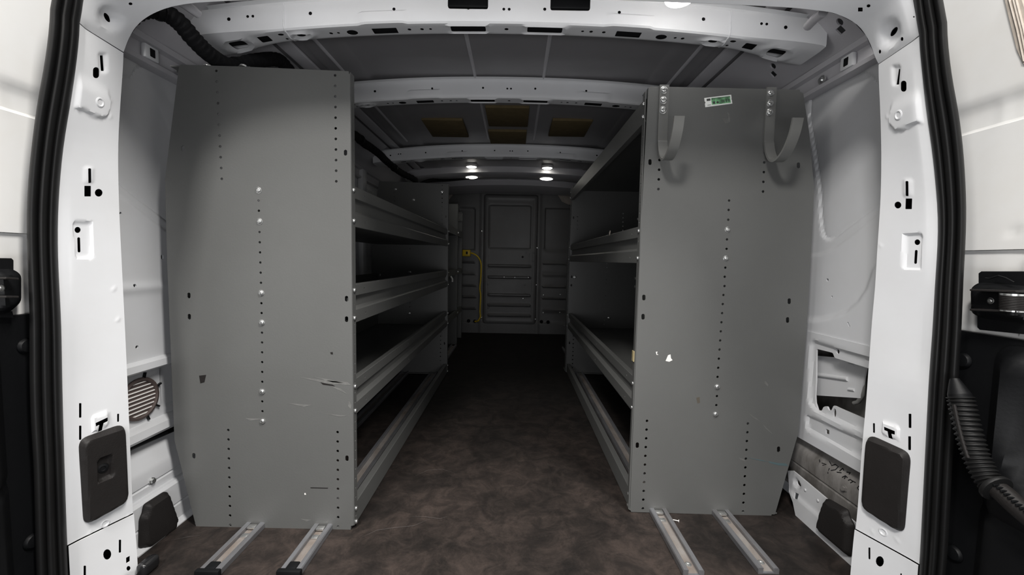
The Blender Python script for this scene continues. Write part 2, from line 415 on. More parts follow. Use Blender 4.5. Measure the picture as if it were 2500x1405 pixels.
class Frame:
    """surface of the opening frame: u across (0 inner edge .. 0.1 fold .. 0.2 outer edge), t along"""
    def __init__(s, t, lanes): s.t = t; s.l = lanes; s.disp = []
    def lane(s, k, t): return np.stack([np.interp(t, s.t, s.l[k][:, i]) for i in range(3)], -1)
    def raw(s, u, t):
        I, Fo, O = s.lane(0, t), s.lane(1, t), s.lane(2, t); a = (u/0.1)[:, None]
        return np.where(a < 1, I+(Fo-I)*a, Fo+(O-Fo)*(a-1))
    def base(s, P):
        P = np.asarray(P, float); u, t = P[:, 0], P[:, 1]; acc = 0
        for d, wt in ((-0.016, 1), (-0.008, 2), (0, 3), (0.008, 2), (0.016, 1)): acc = acc+wt*s.raw(u+d, t)
        return acc/9
    def __call__(s, P):
        P = np.asarray(P, float); Q = s.base(P)
        if s.disp:
            e = 1e-3; du = s.base(P+[e, 0])-Q; dt = s.base(P+[0, e])-Q
            n = np.cross(du, dt); n /= np.linalg.norm(n, axis=1)[:, None]+1e-12
            toc = CAM-Q; n *= np.sign((n*toc).sum(1))[:, None]
            h = sum(d(P) for d in s.disp); Q = Q+n*h[:, None]
        return Q
    def inv(s, px, guess=None):
        px = np.asarray(px, float); G = np.empty((len(px), 2))
        for i, p in enumerate(px):
            G[i] = (0.05, np.interp(p[1], s.py[::-1] if s.py[0] > s.py[-1] else s.py, s.pt[::-1] if s.py[0] > s.py[-1] else s.pt)) if guess is None else guess
        for _ in range(25):
            q = project(s.base(G)); e = 1e-4
            a = (project(s.base(G+[e, 0]))-q)/e; b = (project(s.base(G+[0, e]))-q)/e; r = px-q
            det = a[:, 0]*b[:, 1]-a[:, 1]*b[:, 0]
            step = np.stack([(r[:, 0]*b[:, 1]-r[:, 1]*b[:, 0])/det, (a[:, 0]*r[:, 1]-a[:, 1]*r[:, 0])/det], 1)
            G = G+np.clip(step, -0.05, 0.05)
        return G
def mkpillar(i, f, o):
    fr = Frame(ZS, [column(i, YI, ZS), column(f, YF_, ZS), column(o, YO, ZS)])
    tt = np.linspace(-0.05, ZT, 80); q = project(fr.base(np.stack([np.full(80, .05), tt], 1)))
    fr.py = q[:, 1]; fr.pt = tt
    return fr
PL, PR = mkpillar(L_in, L_fo, L_ou), mkpillar(R_in, R_fo, R_ou)
SL, SR = column(L_se, YS, ZS), column(R_se, YS, ZS)
# header: stations from the left seam over the top to the right seam
hl = [[], [], [], []]
def st(*p):
    for k in range(4): hl[k].append(p[k])
st(PL.l[0][-1], PL.l[1][-1], PL.l[2][-1], SL[-1])
for a, b, c, d in L_c: st(atY(*a, YI), atY(*b, YF_), atY(*c, YO), atY(*d, YS))
for a, b, c, d in R_c[::-1]: st(atY(*a, YI), atY(*b, YF_), atY(*c, YO), atY(*d, YS))
st(PR.l[0][-1], PR.l[1][-1], PR.l[2][-1], SR[-1])
hl = [np.array(x) for x in hl]
hm = 0.25*(hl[0]+hl[1]+hl[2]+hl[3])
ht = np.concatenate([[0], np.cumsum(np.linalg.norm(np.diff(hm, axis=0), axis=1))])
def catmull(t, P, tt):
    out = np.empty((len(tt), 3)); n = len(t)
    m = np.zeros_like(P)
    m[1:-1] = (P[2:]-P[:-2])/(t[2:]-t[:-2])[:, None]; m[0] = (P[1]-P[0])/(t[1]-t[0]); m[-1] = (P[-1]-P[-2])/(t[-1]-t[-2])
    i = np.clip(np.searchsorted(t, tt, side='right')-1, 0, n-2); h = (t[i+1]-t[i]); x = (tt-t[i])/h
    h, x = h[:, None], x[:, None]
    return (2*x**3-3*x**2+1)*P[i]+(x**3-2*x**2+x)*h*m[i]+(-2*x**3+3*x**2)*P[i+1]+(x**3-x**2)*h*m[i+1]
HT = np.linspace(0, ht[-1], 140)
HL = [catmull(ht, x, HT) for x in hl]
HD = Frame(HT, HL[:3])

def pads(fr, specs):
    """specs: (pixel polygon, height, edge width, round, optional pixel pair over which the pad fades out)"""
    for sp in specs:
        poly, h, wd, r = sp[:4]
        G = roundpoly(fr.inv(poly), r)
        fade = None if len(sp) < 5 else fr.inv(sp[4])[:, 1]
        def f(P, G=G, h=h, wd=wd, fade=fade):
            v = h*(1-sstep(-wd, wd*0.3, sdf(P, G)))
            return v if fade is None else v*sstep(fade[0], fade[1], P[:, 1])*(1-sstep(0.125, 0.175, P[:, 0]))
        fr.disp.append(f)
def dish(fr, c, rx, ry, h, rot=0.0, guess=None, flat=0.0):
    G = fr.inv([c, (c[0]+1, c[1])], guess); g = G[0]
    def f(P, g=g):
        d = np.sqrt(((P[:, 0]-g[0])/rx)**2+((P[:, 1]-g[1])/ry)**2); return h*(1-sstep(flat, 1, d))
    fr.disp.append(f)
def rect4(x0, y0, x1, y1, lean=0): return [(x0, y0), (x1, y0+0), (x1-lean, y1), (x0-lean, y1)]
def pxslot(x0, y0, x1, y1, r=2.5, lean=0):
    P = rrect(x0, y0, x1, y1, r, 3); return [(x-lean*(y-y0)/(y1-y0), y) for x, y in P]
LH = [pxslot(248, 136, 255, 174, 1, -2), pxslot(227, 164, 242, 191, 7), pxslot(213, 411, 220, 447, 2, -1), pxslot(206, 454, 222, 480, 1, 0),
      circle((241, 471), 9.5), circle((195, 562), 7.5), pxslot(194, 580, 201, 617, 3, -1), pxslot(193, 985, 199, 1021, 1.5, 0), pxslot(193, 1040, 199, 1075, 1.5),
      [(230, 1033), (260, 1019), (260, 1029), (250, 1034), (249, 1052), (239, 1056), (239, 1038), (231, 1042)],
      pxslot(286, 1011, 291, 1031, 1.5, 0), circle((257, 1279), 5, 7)]
RH = [pxslot(2190, 169, 2197, 207, 1, 4), pxslot(2199, 197, 2213, 224, 6.5), pxslot(2213, 442, 2220, 479, 2, 0), pxslot(2211, 485, 2227, 511, 1, 1),
      circle((2192, 501), 8.5), circle((2234, 592), 7), pxslot(2228, 611, 2235, 645, 3, 2), pxslot(2218, 1011, 2225, 1046, 1.5), pxslot(2217, 1066, 2224, 1100, 1.5),
      [(2161, 1042), (2188, 1053), (2188, 1062), (2180, 1060), (2180, 1074), (2169, 1070), (2170, 1054), (2162, 1051)],
      pxslot(2131, 1034, 2136, 1058, 1.5), circle((2156, 1300), 5, 7)]
pads(PL, [([(178, 541), (226, 543), (228, 631), (186, 631)], -0.005, 0.0035, 0.006),
          ([(160, 262), (205, 269), (232, 286), (252, 288), (266, 273), (268, 250), (264, 215), (250, 180), (170, 180)], 0.0045, 0.003, 0.008, [(240, 196), (240, 240)]),
          ([(240, 128), (262, 130), (264, 178), (243, 178)], -0.003, 0.005, 0.005),
          ([(204, 406), (229, 408), (228, 449), (205, 448)], 0.002, 0.004, 0.005),
          ([(222, 1018), (264, 1004), (265, 1040), (224, 1056)], 0.004, 0.003, 0.006)])
pads(PR, [([(2204, 570), (2252, 571), (2247, 660), (2203, 658)], -0.005, 0.0035, 0.006),
          ([(2275, 300), (2232, 302), (2205, 318), (2187, 318), (2174, 303), (2173, 285), (2178, 250), (2190, 215), (2265, 215)], 0.0045, 0.003, 0.008, [(2200, 230), (2200, 272)]),
          ([(2176, 160), (2198, 158), (2196, 208), (2178, 210)], -0.003, 0.005, 0.005),
          ([(2206, 438), (2229, 437), (2227, 480), (2205, 482)], 0.002, 0.004, 0.005),
          ([(2155, 1028), (2197, 1042), (2194, 1075), (2153, 1060)], 0.004, 0.003, 0.006)])
for fr, cs in ((PL, [(269, 247), (270, 285), (278, 706), (288, 781), (311, 1263), (219, 1302), (205, 1335)]), (PR, [(2166, 286), (2150, 600), (2190, 1320), (2130, 1300)])):
    for c in cs: dish(fr, c, 0.006, 0.006, 0.0015)
dish(HD, (272, 46), 0.035, 0.026, -0.010, guess=(0.04, 0.06), flat=0.35)
dish(HD, (2170, 84), 0.035, 0.026, -0.010, guess=(0.04, ht[-1]-0.06), flat=0.35)

def towards(fr, dist=0.0016):
    def f(P2, Q):
        c = np.stack([np.sign(Q[:, 0])*0.9, np.full(len(Q), 0.5), np.zeros(len(Q))], 1); return c*dist
    return f
def frame_piece(fr, t0, t1, holes, name, m, parent=None, u1=0.2, step=(0.0040, 0.0042)):
    mb = MB(); ol = [(0, t0), (u1, t0), (u1, t1), (0, t1)]
    sheet(mb, ol, holes, fr, step=step, depth=towards(fr), ostep=0.006)
    return mb.build(name, m, parent, 35)
def returns(fr, t0, t1, name, parent, rev=False):
    """flanges folded back from the inner and outer edge, closing the hollow section"""
    tt = np.linspace(t0, t1, 50); I = fr.lane(0, tt); O = fr.lane(2, tt); mb = MB()
    def outw(P):
        d = np.stack([P[:, 0], np.zeros(len(P)), np.maximum(P[:, 2]-0.95, 0)*1.6], 1); return d/np.linalg.norm(d, axis=1)[:, None]
    n = len(tt); fs = [[i, i+1, n+i+1, n+i] for i in range(n-1)]
    mb.add(np.vstack([I, I+outw(I)*0.13+[0, 0.03, 0]]), fs)
    mb.add(np.vstack([O, O+outw(O)*0.035]), fs)
    mb.add(np.vstack([O+outw(O)*0.035, I+outw(I)*0.045+[0, 0.0104, 0]]), fs)
    return mb.build(name, CAVITY, parent, 30)
for fr, holes, nm, side in ((PL, LH, 'trim_1', -1), (PR, RH, 'trim_2', 1)):
    H = [fr.inv(h) for h in holes]
    p = frame_piece(fr, ZB+0.001, ZT-0.001, H, nm, WHITE); tag(p, kind='structure')
    returns(fr, -0.08, ZT, 'return_flange', p)
    # threaded boss collar and plain ring, each a small turned piece
    for c, r in (((238, 249) if side < 0 else (2200, 280), 0.0085), ((257, 1279) if side < 0 else (2156, 1300), 0.0075)):
        g = fr.inv([c]); q = fr(g)[0]; e = 2e-3; ax = np.cross(fr(g+[e, 0])[0]-q, fr(g+[0, e])[0]-q); ax *= np.sign(ax@(CAM-q)); ax = ax/np.linalg.norm(ax)
        MB().lathe([(r*1.1, -0.004), (r*1.1, 0.0006), (r*0.85, 0.0014), (r*0.62, 0.0004), (r*0.5, -0.001)], q, ax, 18).build('threaded_collar', WHITE, p, 40)
    # lower box of the pillar
    low = [circle((260, 1354), 10, 13), pxslot(288, 1318, 294, 1350, 1.5), [(306, 1362), (315, 1357), (315, 1371), (306, 1376)], circle((312, 1388), 5, 6), pxslot(202, 1381, 208, 1415, 2, 0)] if side < 0 else \
          [pxslot(2122, 1337, 2127, 1366, 1.5), circle((2150, 1371), 10, 13), pxslot(2200, 1400, 2204, 1425, 1.5)]
    keep = list(fr.disp); fr.disp = [lambda P: 0.003*np.ones(len(P))]
    frame_piece(fr, -0.08, ZB-0.001, [fr.inv(h) for h in low], 'lower_panel', WHITE, p)
    fr.disp = keep
LHH = [[(267+7*math.cos(a)*1.0+4*math.sin(a)*0.9+7, 49+11*math.sin(a)+3*math.cos(a)) for a in [2*math.pi*k/14 for k in range(14)]],
       circle((319, 9), 5, 3.5)]
RHH = [[(2169+8*math.cos(a)-4*math.sin(a), 83+11*math.sin(a)-3*math.cos(a)) for a in [2*math.pi*k/14 for k in range(14)]],
       circle((2202, 95), 3.5, 5), circle((2148, 126), 3, 5), circle((2120, 14), 5, 4), pxslot(2094, 18, 2106, 28, 1), circle((2231, 41), 2)]
hh = [HD.inv(LHH[0], (0.04, 0.06)), HD.inv(LHH[1], (0.03, 0.2))]+[HD.inv(h, (0.04, ht[-1]-0.1)) for h in RHH]
hd = frame_piece(HD, 0.001, ht[-1]-0.001, hh, 'trim_3', WHITE, step=(0.008, 0.009)); tag(hd, kind='structure')
returns(HD, 0, ht[-1], 'return_flange', hd)

# ---- side walls --------------------------------------------------------
def wall_sheet(side, outline, holes, Xf, name, m, parent=None, step=0.008, ang=28, depth=0.004):
    mb = MB()
    def fm(P): return np.stack([side*Xf(P), P[:, 0], P[:, 1]], 1)
    sheet(mb, outline, holes, fm, step=step, depth=(side*depth, 0, 0), ostep=step)
    return mb.build(name, m, parent, ang)
def yz(lst, X): return [tuple(atX(x, y, X)[1:]) for x, y in lst]
WX = 0.885
RREC = yz([(1976, 300), (1975, 262), (1980, 231), (2010, 208), (2063, 181), (2101, 175), (2123, 185), (2139, 200), (2146, 219)], WX)
RREC += [(0.90, 1.09), (0.88, 0.93)]
RREC += yz([(2148, 495), (2055, 566), (2034, 583), (2018, 583), (2008, 571), (2003, 530), (2001, 464), (1988, 370)], WX)
RREC = roundpoly(RREC, 0.02, 3)
CREASE = [(1.60, 0.705)]+yz([(1982, 625), (2008, 620), (2042, 605), (2082, 575), (2148, 523)], WX)+[(0.80, 0.90)]
CREASEP = CREASE+[(0.80, 1.5), (1.60, 1.5)]
ARCH = [(1.60, 0.545)]+yz([(1975, 778), (2008, 778), (2042, 771), (2075, 758), (2102, 735), (2122, 705), (2137, 660)], WX)+[(0.90, 0.82), (0.80, 0.95)]
ARCHP = ARCH+[(0.80, 0.3), (1.60, 0.3)]
def upper_X(side):
    def f(P):
        x = np.full(len(P), WX)
        d = sdf(P, RREC); x += 0.004*(1-sstep(-0.006, 0.002, d))+0.0045*np.exp(-(d/0.0035)**2)
        x -= 0.0035*sstep(-0.004, 0.004, sdf(P, CREASEP))
        if side > 0: x -= 0.010*(1-sstep(-0.012, 0.006, sdf(P, ARCHP)))
        else: x -= 0.004*np.exp(-((P[:, 1]-0.625)/0.012)**2)
        x -= 0.004*np.exp(-((P[:, 0]-1.035)/0.006)**2)*(P[:, 1] > 0.2)*(side > 0)*0
        return x
    return f
def hole(px, r, X, sy=1.0, rot=0.0):
    c = atX(px[0], px[1], X)[1:]; return circle(c, r, r*sy, 12, rot)
def slotyz(px, hw, hh, X):
    c = atX(px[0], px[1], X)[1:]; return rrect(c[0]-hw, c[1]-hh, c[0]+hw, c[1]+hh, min(hw, hh), 3)
# left
wl = wall_sheet(-1, [(0.905, 0.444), (1.42, 0.444), (1.42, 1.30), (0.905, 1.30)],
                [hole((323, 698), 0.0042, -WX), hole((331, 848), 0.0042, -WX), slotyz((393, 628), 0.004, 0.0065, -WX), hole((291, 521), 0.003, -WX)], upper_X(-1), 'wall_left', INNERW, step=0.0055)
tag(wl, kind='structure')
wr = wall_sheet(1, [(0.905, 0.52), (1.42, 0.52), (1.42, 1.30), (0.905, 1.30)],
                [hole((2023, 684), 0.0042, WX), hole((2034, 725), 0.003, WX),
                 [tuple(atX(x, y, WX)[1:]) for x, y in ((2081, 788), (2084, 787), (2089, 798), (2086, 800))]], upper_X(1), 'wall_right', INNERW, step=0.0055)
tag(wr, kind='structure')
for side, wall in ((-1, wl), (1, wr)):
    # forward continuation of the wall with window blanks and ribs, and the outer skin of the body
    def fx(P):
        x = np.full(len(P), WX)
        for y0, y1 in ((1.52, 2.35), (2.50, 3.30)):
            x += 0.012*(1-sstep(-0.012, 0.004, sdf(P, rrect(y0, 0.70, y1, 1.12, 0.06))))
        return x
    wall_sheet(side, [(1.42, 0.0), (3.97, 0.0), (3.97, 1.30), (1.42, 1.30)], [], fx, 'front_section', INNERW, wall, step=0.02)
    MB().box((side*0.985, 2.42, 0.55), (0.02, 3.25, 1.85)).build('outer_skin', INNERW, wall)
    # upright body ribs along the wall
    for y in (1.46, 2.43, 3.38):
        MB().box((side*0.868, y, 0.65), (0.035, 0.07, 1.15), 0.012).build('rib', INNERW, wall, 35)
# left lower wall: ledge, vent panel, ledge, sill, flange
def prism_Y(prof, y0, y1, side, name, m, parent, smooth=30, close=True):
    mb = MB(); P = [(side*x, z) for x, z in prof]
    mb.extrude(P, [((0, y, 0), (1, 0, 0), (0, 0, 1)) for y in np.linspace(y0, y1, 8)], closed=close)
    return mb.build(name, m, parent, smooth)
prism_Y([(0.93, 0.446), (0.878, 0.446), (0.866, 0.440), (0.864, 0.424), (0.870, 0.419), (0.93, 0.416)], 0.905, 1.42, -1, 'ledge', INNERW, wl)
prism_Y([(0.93, 0.282), (0.888, 0.282), (0.870, 0.274), (0.866, 0.256), (0.872, 0.248), (0.93, 0.246)], 0.905, 1.42, -1, 'ledge', INNERW, wl)
vc = atX(338, 975, -0.895)[1:]
VR = 0.049
def vpX(P):
    x = np.full(len(P), 0.895)
    o = atX(400, 945, -0.895)[1:]
    x += 0.006*(1-sstep(-0.006, 0.003, sdf(P, rrect(o[0]-0.008, o[1]-0.055, o[0]+0.25, o[1]+0.06, 0.012))))
    return x
wall_sheet(-1, [(0.905, 0.27), (1.42, 0.27), (1.42, 0.43), (0.905, 0.43)], [circle(vc, VR, n=28)], vpX, 'vent_panel', INNERW, wl)
vb = MB(); vb.lathe([(VR+0.004, 0), (VR+0.004, 0.004), (VR-0.002, 0.006), (VR-0.005, 0.003), (VR-0.006, -0.02), (0.001, -0.02)], (-0.893, vc[0], vc[1]), (1, 0, 0), 32)
vent = vb.build('vent', VENTD, wl, 40)
for k in range(9):
    z = vc[1]-0.040+0.010*k; hw = math.sqrt(max(VR**2-(z-vc[1])**2, 1e-6))-0.005
    MB().box((-0.896, vc[0], z), (0.010, 2*hw, 0.0026)).build('slat', SCRAP, vent)
for ang in (-150, -70, -35, 20, 75, 140):
    a = math.radians(ang); c = (vc[0]+math.cos(a)*(VR+0.009), vc[1]+math.sin(a)*(VR+0.009))
    MB().box((-0.891, c[0], c[1]), (0.005, 0.014, 0.004), rot=Matrix.Rotation(a, 3, 'X')).build('clip', BLACKP, vent)
MB().tube([(-0.885, y, 0.237+0.006*math.sin(y*9)) for y in np.linspace(0.85, 1.40, 14)], 0.008, 8).build('cable', BLACKP, wl, 60)
prism_Y([(0.96, 0.236), (0.905, 0.232), (0.872, 0.176), (0.868, 0.166), (0.868, 0.138), (0.872, 0.134), (0.868, 0.130), (0.868, 0.08), (0.96, 0.08)], 0.905, 1.42, -1, 'sill_box', INNERW, wl)
nb = MB(); c = atX(370, 1175, -0.868); nb.lathe([(0.009, 0), (0.009, 0.002), (0.0065, 0.002), (0.0065, 0.007), (0.003, 0.007)], c, (1, 0, 0), 6); nb.build('clip_nut', ZINC, wl)
prism_Y([(0.90, 0.112), (0.856, 0.112), (0.848, 0.106), (0.846, 0.055), (0.849, 0.051), (0.846, 0.047), (0.845, 0.012), (0.832, 0.003), (0.832, -0.002), (0.90, -0.002)], 0.905, 1.30, -1, 'sill_flange', INNERW, wl)
MB().box((-0.957, 1.13, 0.22), (0.01, 0.6, 0.46)).build('inner_skin', CAVITY, wl)
# right lower wall
MX = 0.868
OPEN = yz([(1986, 852), (2026, 862), (2030, 874), (2126, 904), (2116, 1029), (2040, 996), (2028, 990), (2022, 1003), (2016, 1003), (2012, 992), (2003, 994), (1999, 1004), (1991, 1002), (1984, 985), (1983, 968), (1985, 930)], MX)
OPEN = [p for p in roundpoly(OPEN, 0.004, 2)]
def keyhole(px, X, s=1.0):
    c = atX(px[0], px[1], X)[1:]; a = circle((c[0], c[1]+0.009*s), 0.0065*s, n=12)
    return [p for p in a[:8]]+[(c[0]-0.0028*s, c[1]-0.013*s), (c[0]+0.0028*s, c[1]-0.013*s)]+[p for p in a[11:]]
KH1 = circle(atX(2038, 858, MX)[1:], 0.0055, 0.008, 12)
KH2 = circle(atX(2030, 1009, MX)[1:], 0.0055, 0.012, 12)
SQ = yz([(2009, 1047), (2018, 1051), (2018, 1062), (2009, 1059)], MX)
CI = circle(atX(2098, 1101, MX)[1:], 0.004, 0.005, 12)
FR1 = yz([(1976, 830), (2130, 878), (2118, 1062), (1995, 1010), (1972, 985)], MX)
FR2 = yz([(1966, 1012), (2116, 1080), (2113, 1128), (1968, 1050)], MX)
ledge_z = atX(2000, 806, MX)[2]
def midX(P):
    x = np.full(len(P), MX)
    x += 0.008*(1-sstep(-0.008, 0.004, sdf(P, roundpoly(FR1, 0.02))))
    x += 0.007*(1-sstep(-0.006, 0.003, sdf(P, roundpoly(FR2, 0.012))))
    return x
zb0 = atX(1955, 1075, MX)[2]
wall_sheet(1, [(0.905, zb0+0.012), (1.42, zb0-0.005), (1.42, 0.523), (0.905, 0.523)], [OPEN, KH1, KH2, SQ, CI], midX, 'pocket_panel', INNERW, wr, step=0.006)
def pkX(P):
    x = np.full(len(P), 0.905)
    for (a, b, wd) in (((1975, 920), (2050, 925), 0.007), ((1975, 965), (2060, 970), 0.007)):
        pass
    return x
pk = yz([(1978, 868), (2118, 880), (2100, 973), (1978, 965)], 0.905)
inner = wall_sheet(1, pk, [], lambda P: np.full(len(P), 0.905), 'pocket_plate', INNERW, wr, step=0.02)
for a, b, r in (((1970, 912), (2070, 926), 0.006), ((1970, 886), (1990, 889), 0.005), ((1970, 943), (1990, 946), 0.005), ((2072, 951), (2086, 953), 0.004), ((2072, 890), (2086, 893), 0.003)):
    A, B = atX(*a, 0.905), atX(*b, 0.905); MB().tube([A, A+(B-A)*0.33, A+(B-A)*0.66, B], r, 10).build('bead', INNERW, wr, 60)
A = [atX(x, y, 0.91) for x, y in ((2106, 895), (2108, 930), (2106, 965), (2095, 982), (2085, 985))]
MB().tube(A, 0.005, 8).build('drain_pipe', SCUFF, wr, 60)
MB().box((0.957, 1.13, 0.26), (0.01, 0.6, 0.54)).build('inner_skin', DIRTSILL, wr)
prism_Y([(0.96, 0.222), (0.905, 0.214), (0.880, 0.172), (0.876, 0.164), (0.876, 0.128), (0.880, 0.124), (0.876, 0.12), (0.876, 0.06), (0.96, 0.06)], 0.905, 1.42, 1, 'sill_box', DIRTSILL, wr)
nb = MB(); c = atX(2062, 1193, 0.876); nb.lathe([(0.009, 0), (0.009, 0.002), (0.0065, 0.002), (0.0065, 0.007), (0.003, 0.007)], c, (-1, 0, 0), 6); nb.build('clip_nut', DIRTSILL, wr)
# faded marker strokes on the grimy sill
def sill_pt(px, py):
    X = 0.876
    for _ in range(4):
        z = atX(px, py, X)[2]; X = float(np.interp(z, [0.06, 0.164, 0.172, 0.214, 0.222], [0.876, 0.876, 0.880, 0.905, 0.93]))
    p = atX(px, py, X); return p-np.array([0.0004, 0, 0])
mb = MB()
for st_ in ([(520, 260), (545, 300)], [(545, 315), (600, 300), (640, 330), (600, 370), (540, 380)], [(620, 402), (680, 410)], [(655, 385), (700, 350), (712, 380)],
            [(690, 472), (735, 450), (760, 476)], [(735, 460), (720, 492)], [(770, 512), (800, 500), (832, 530), (800, 546)], [(820, 515), (868, 540)],
            [(388, 236), (392, 270)], [(420, 280), (480, 300), (430, 312)], [(912, 585), (892, 612), (912, 640)], [(750, 400), (800, 410), (780, 430)], [(520, 350), (500, 420)]):
    mb.tube([sill_pt(1930+x/5.455, 1080+y/5.455) for x, y in st_], 0.0012, 5)
tag(mb.build('marker_strokes', CAVITY, wr, 60), kind='stuff')
FX = 0.848
fo = yz([(1923, 1150), (1936, 1150), (2112, 1258), (2112, 1300)], FX)
yend = fo[0][0]
FO = [fo[0], fo[1], (0.905, 0.104), (0.905, -0.002), (yend-0.05, -0.002), (yend-0.035, 0.03), (yend-0.012, 0.055)]
def flX(P): return FX-0.004*(1-sstep(-0.002, 0.006, P[:, 1]-0.052))+0.0*P[:, 0]
def fl2(P):
    x = flX(P); g = atX(1945, 1181, FX)[1:]
    d = np.hypot((P[:, 0]-g[0])/0.018, (P[:, 1]-g[1])/0.016); return x+0.005*(1-sstep(0.55, 1, d))
wall_sheet(1, FO, [hole((1946, 1181), 0.010, FX, 0.8), yz([(1940, 1202), (1950, 1207), (1950, 1222), (1941, 1218)], FX)], fl2, 'sill_flange', INNERW, wr, step=0.006)
for p in ((1966, 1197), (1997, 1223)):
    MB().lathe([(0.004, 0), (0.0035, 0.0015), (0.002, 0.002)], atX(*p, FX-0.001), (-1, 0, 0), 10).build('dimple', INNERW, wr, 60)

# ---- side rail channel and cant-rail on both sides
for side, wall in ((-1, wl), (1, wr)):
    dz = 0.026 if side > 0 else 0.0
    P = [(0.90, 1.165), (0.872, 1.165), (0.862, 1.168), (0.860, 1.178), (0.872, 1.180), (0.874, 1.196), (0.872, 1.214), (0.858, 1.218), (0.856, 1.232), (0.864, 1.238), (0.90, 1.240)]
    P = [(a, b+dz) for a, b in P]
    prism_Y(P, 0.885, 3.9, side, 'rail_channel', ROOFP, wall)
    c = (side*0.866, 1.075 if side > 0 else 1.03, 1.198+dz)
    MB().box(c, (0.012, 0.040, 0.034), 0.004).build('rail_bracket', WHITE, wall, 40)
    MB().box((side*0.8605, c[1], 1.198+dz), (0.004, 0.014, 0.020), 0.0015).build('rail_slot', CAVITY, wall)
    MB().lathe([(0.012, 0), (0.012, 0.004), (0.008, 0.005), (0.006, 0.009), (0.002, 0.009)], (side*0.866, c[1]+0.085, 1.19+dz), (-side, 0, 0), 14).build('rail_stud', ZINC, wall, 40)

    # cant-rail: curved panel between wall and roof
    prof = [(0.868, 1.236+dz), (0.858, 1.262+dz*0.6), (0.838, 1.300), (0.805, 1.336), (0.765, 1.358), (0.735, 1.368)]
    pr = np.array(prof); sl = np.concatenate([[0], np.cumsum(np.linalg.norm(np.diff(pr, axis=0), axis=1))])
    def cm(Pt, side=side, pr=pr, sl=sl):
        x = np.interp(Pt[:, 1], sl, pr[:, 0]); z = np.interp(Pt[:, 1], sl, pr[:, 1])
        return np.stack([side*x, Pt[:, 0], z], 1)
    def cinv(px):
        best = None
        for s in np.linspace(0, sl[-1], 60):
            x = side*np.interp(s, sl, pr[:, 0]); z = np.interp(s, sl, pr[:, 1]); q = atX(px[0], px[1], x)
            e = abs(q[2]-z)
            if best is None or e < best[0]: best = (e, (q[1], s))
        return best[1]
    hs = []
    if side > 0:
        for p, kind in (((2050, 53), 0), ((2052, 75), 1), ((1887, 163), 0), ((1888, 180), 1)):
            c = cinv(p); hs.append(circle(c, 0.008 if p[0] > 2000 else 0.010, 0.010) if kind == 0 else [(c[0]-0.010, c[1]-0.008), (c[0]+0.008, c[1]-0.010), (c[0]+0.010, c[1]+0.008), (c[0]-0.008, c[1]+0.010)])
    mb = MB(); sheet(mb, [(0.875, 0), (3.95, 0), (3.95, sl[-1]), (0.875, sl[-1])], hs, cm, step=(0.04, 0.012), depth=(side*0.004, 0, 0.002), ostep=0.03)
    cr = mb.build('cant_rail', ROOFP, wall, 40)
    if side < 0:
        MB().tube([atY(420, -8, 0.90), atY(450, 10, 0.93), atY(485, 34, 0.96), atY(489, 37, 0.963)], [0.010, 0.010, 0.010, 0.004], 12).build('stiffening_bead', ROOFP, wall, 60)
    else:
        MB().tube([atY(2010, 30, 0.93), atY(1990, 45, 0.96), atY(1972, 64, 0.99), atY(1969, 66, 0.993)], [0.010, 0.010, 0.010, 0.004], 12).build('stiffening_bead', ROOFP, wall, 60)

# ---- roof ----------------------------------------------------------------
def roof_z(x):
    x = np.abs(x); z = 1.405-0.030*(x/0.8)**2
    z = z-0.006*(sstep(0.515, 0.53, x)-sstep(0.645, 0.66, x)) - 0.012*sstep(0.745, 0.755, x)
    return z
xs = np.array(sorted(set(np.round(np.concatenate([np.linspace(-0.80, 0.80, 41), [s*v for s in (-1, 1) for v in (0.514, 0.520, 0.53, 0.644, 0.652, 0.661, 0.744, 0.75, 0.756)]]), 4))))
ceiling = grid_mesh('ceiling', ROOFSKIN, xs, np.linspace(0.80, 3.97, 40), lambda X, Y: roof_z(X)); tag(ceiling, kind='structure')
MB().box((0, 2.4, 1.462), (1.98, 3.3, 0.02)).build('outer_skin', WHITE, ceiling)
for x in (-0.60, -0.13, 0.13, 0.60):
    mb = MB(); P = [(-0.008, 0.004), (-0.005, -0.004), (0, -0.006), (0.005, -0.004), (0.008, 0.004)]
    mb.extrude(P, [((x, y, roof_z(np.array(x))), (1, 0, 0), (0, 0, 1)) for y in (1.15, 2.40)]); mb.build('roof_bead', ROOFP, ceiling, 50)
for x in (-0.70, 0.70):
    MB().box((x, 2.5, float(roof_z(np.array(x)))-0.006), (0.05, 2.9, 0.012), 0.004).build('roof_stringer', ROOFP, ceiling, 35)

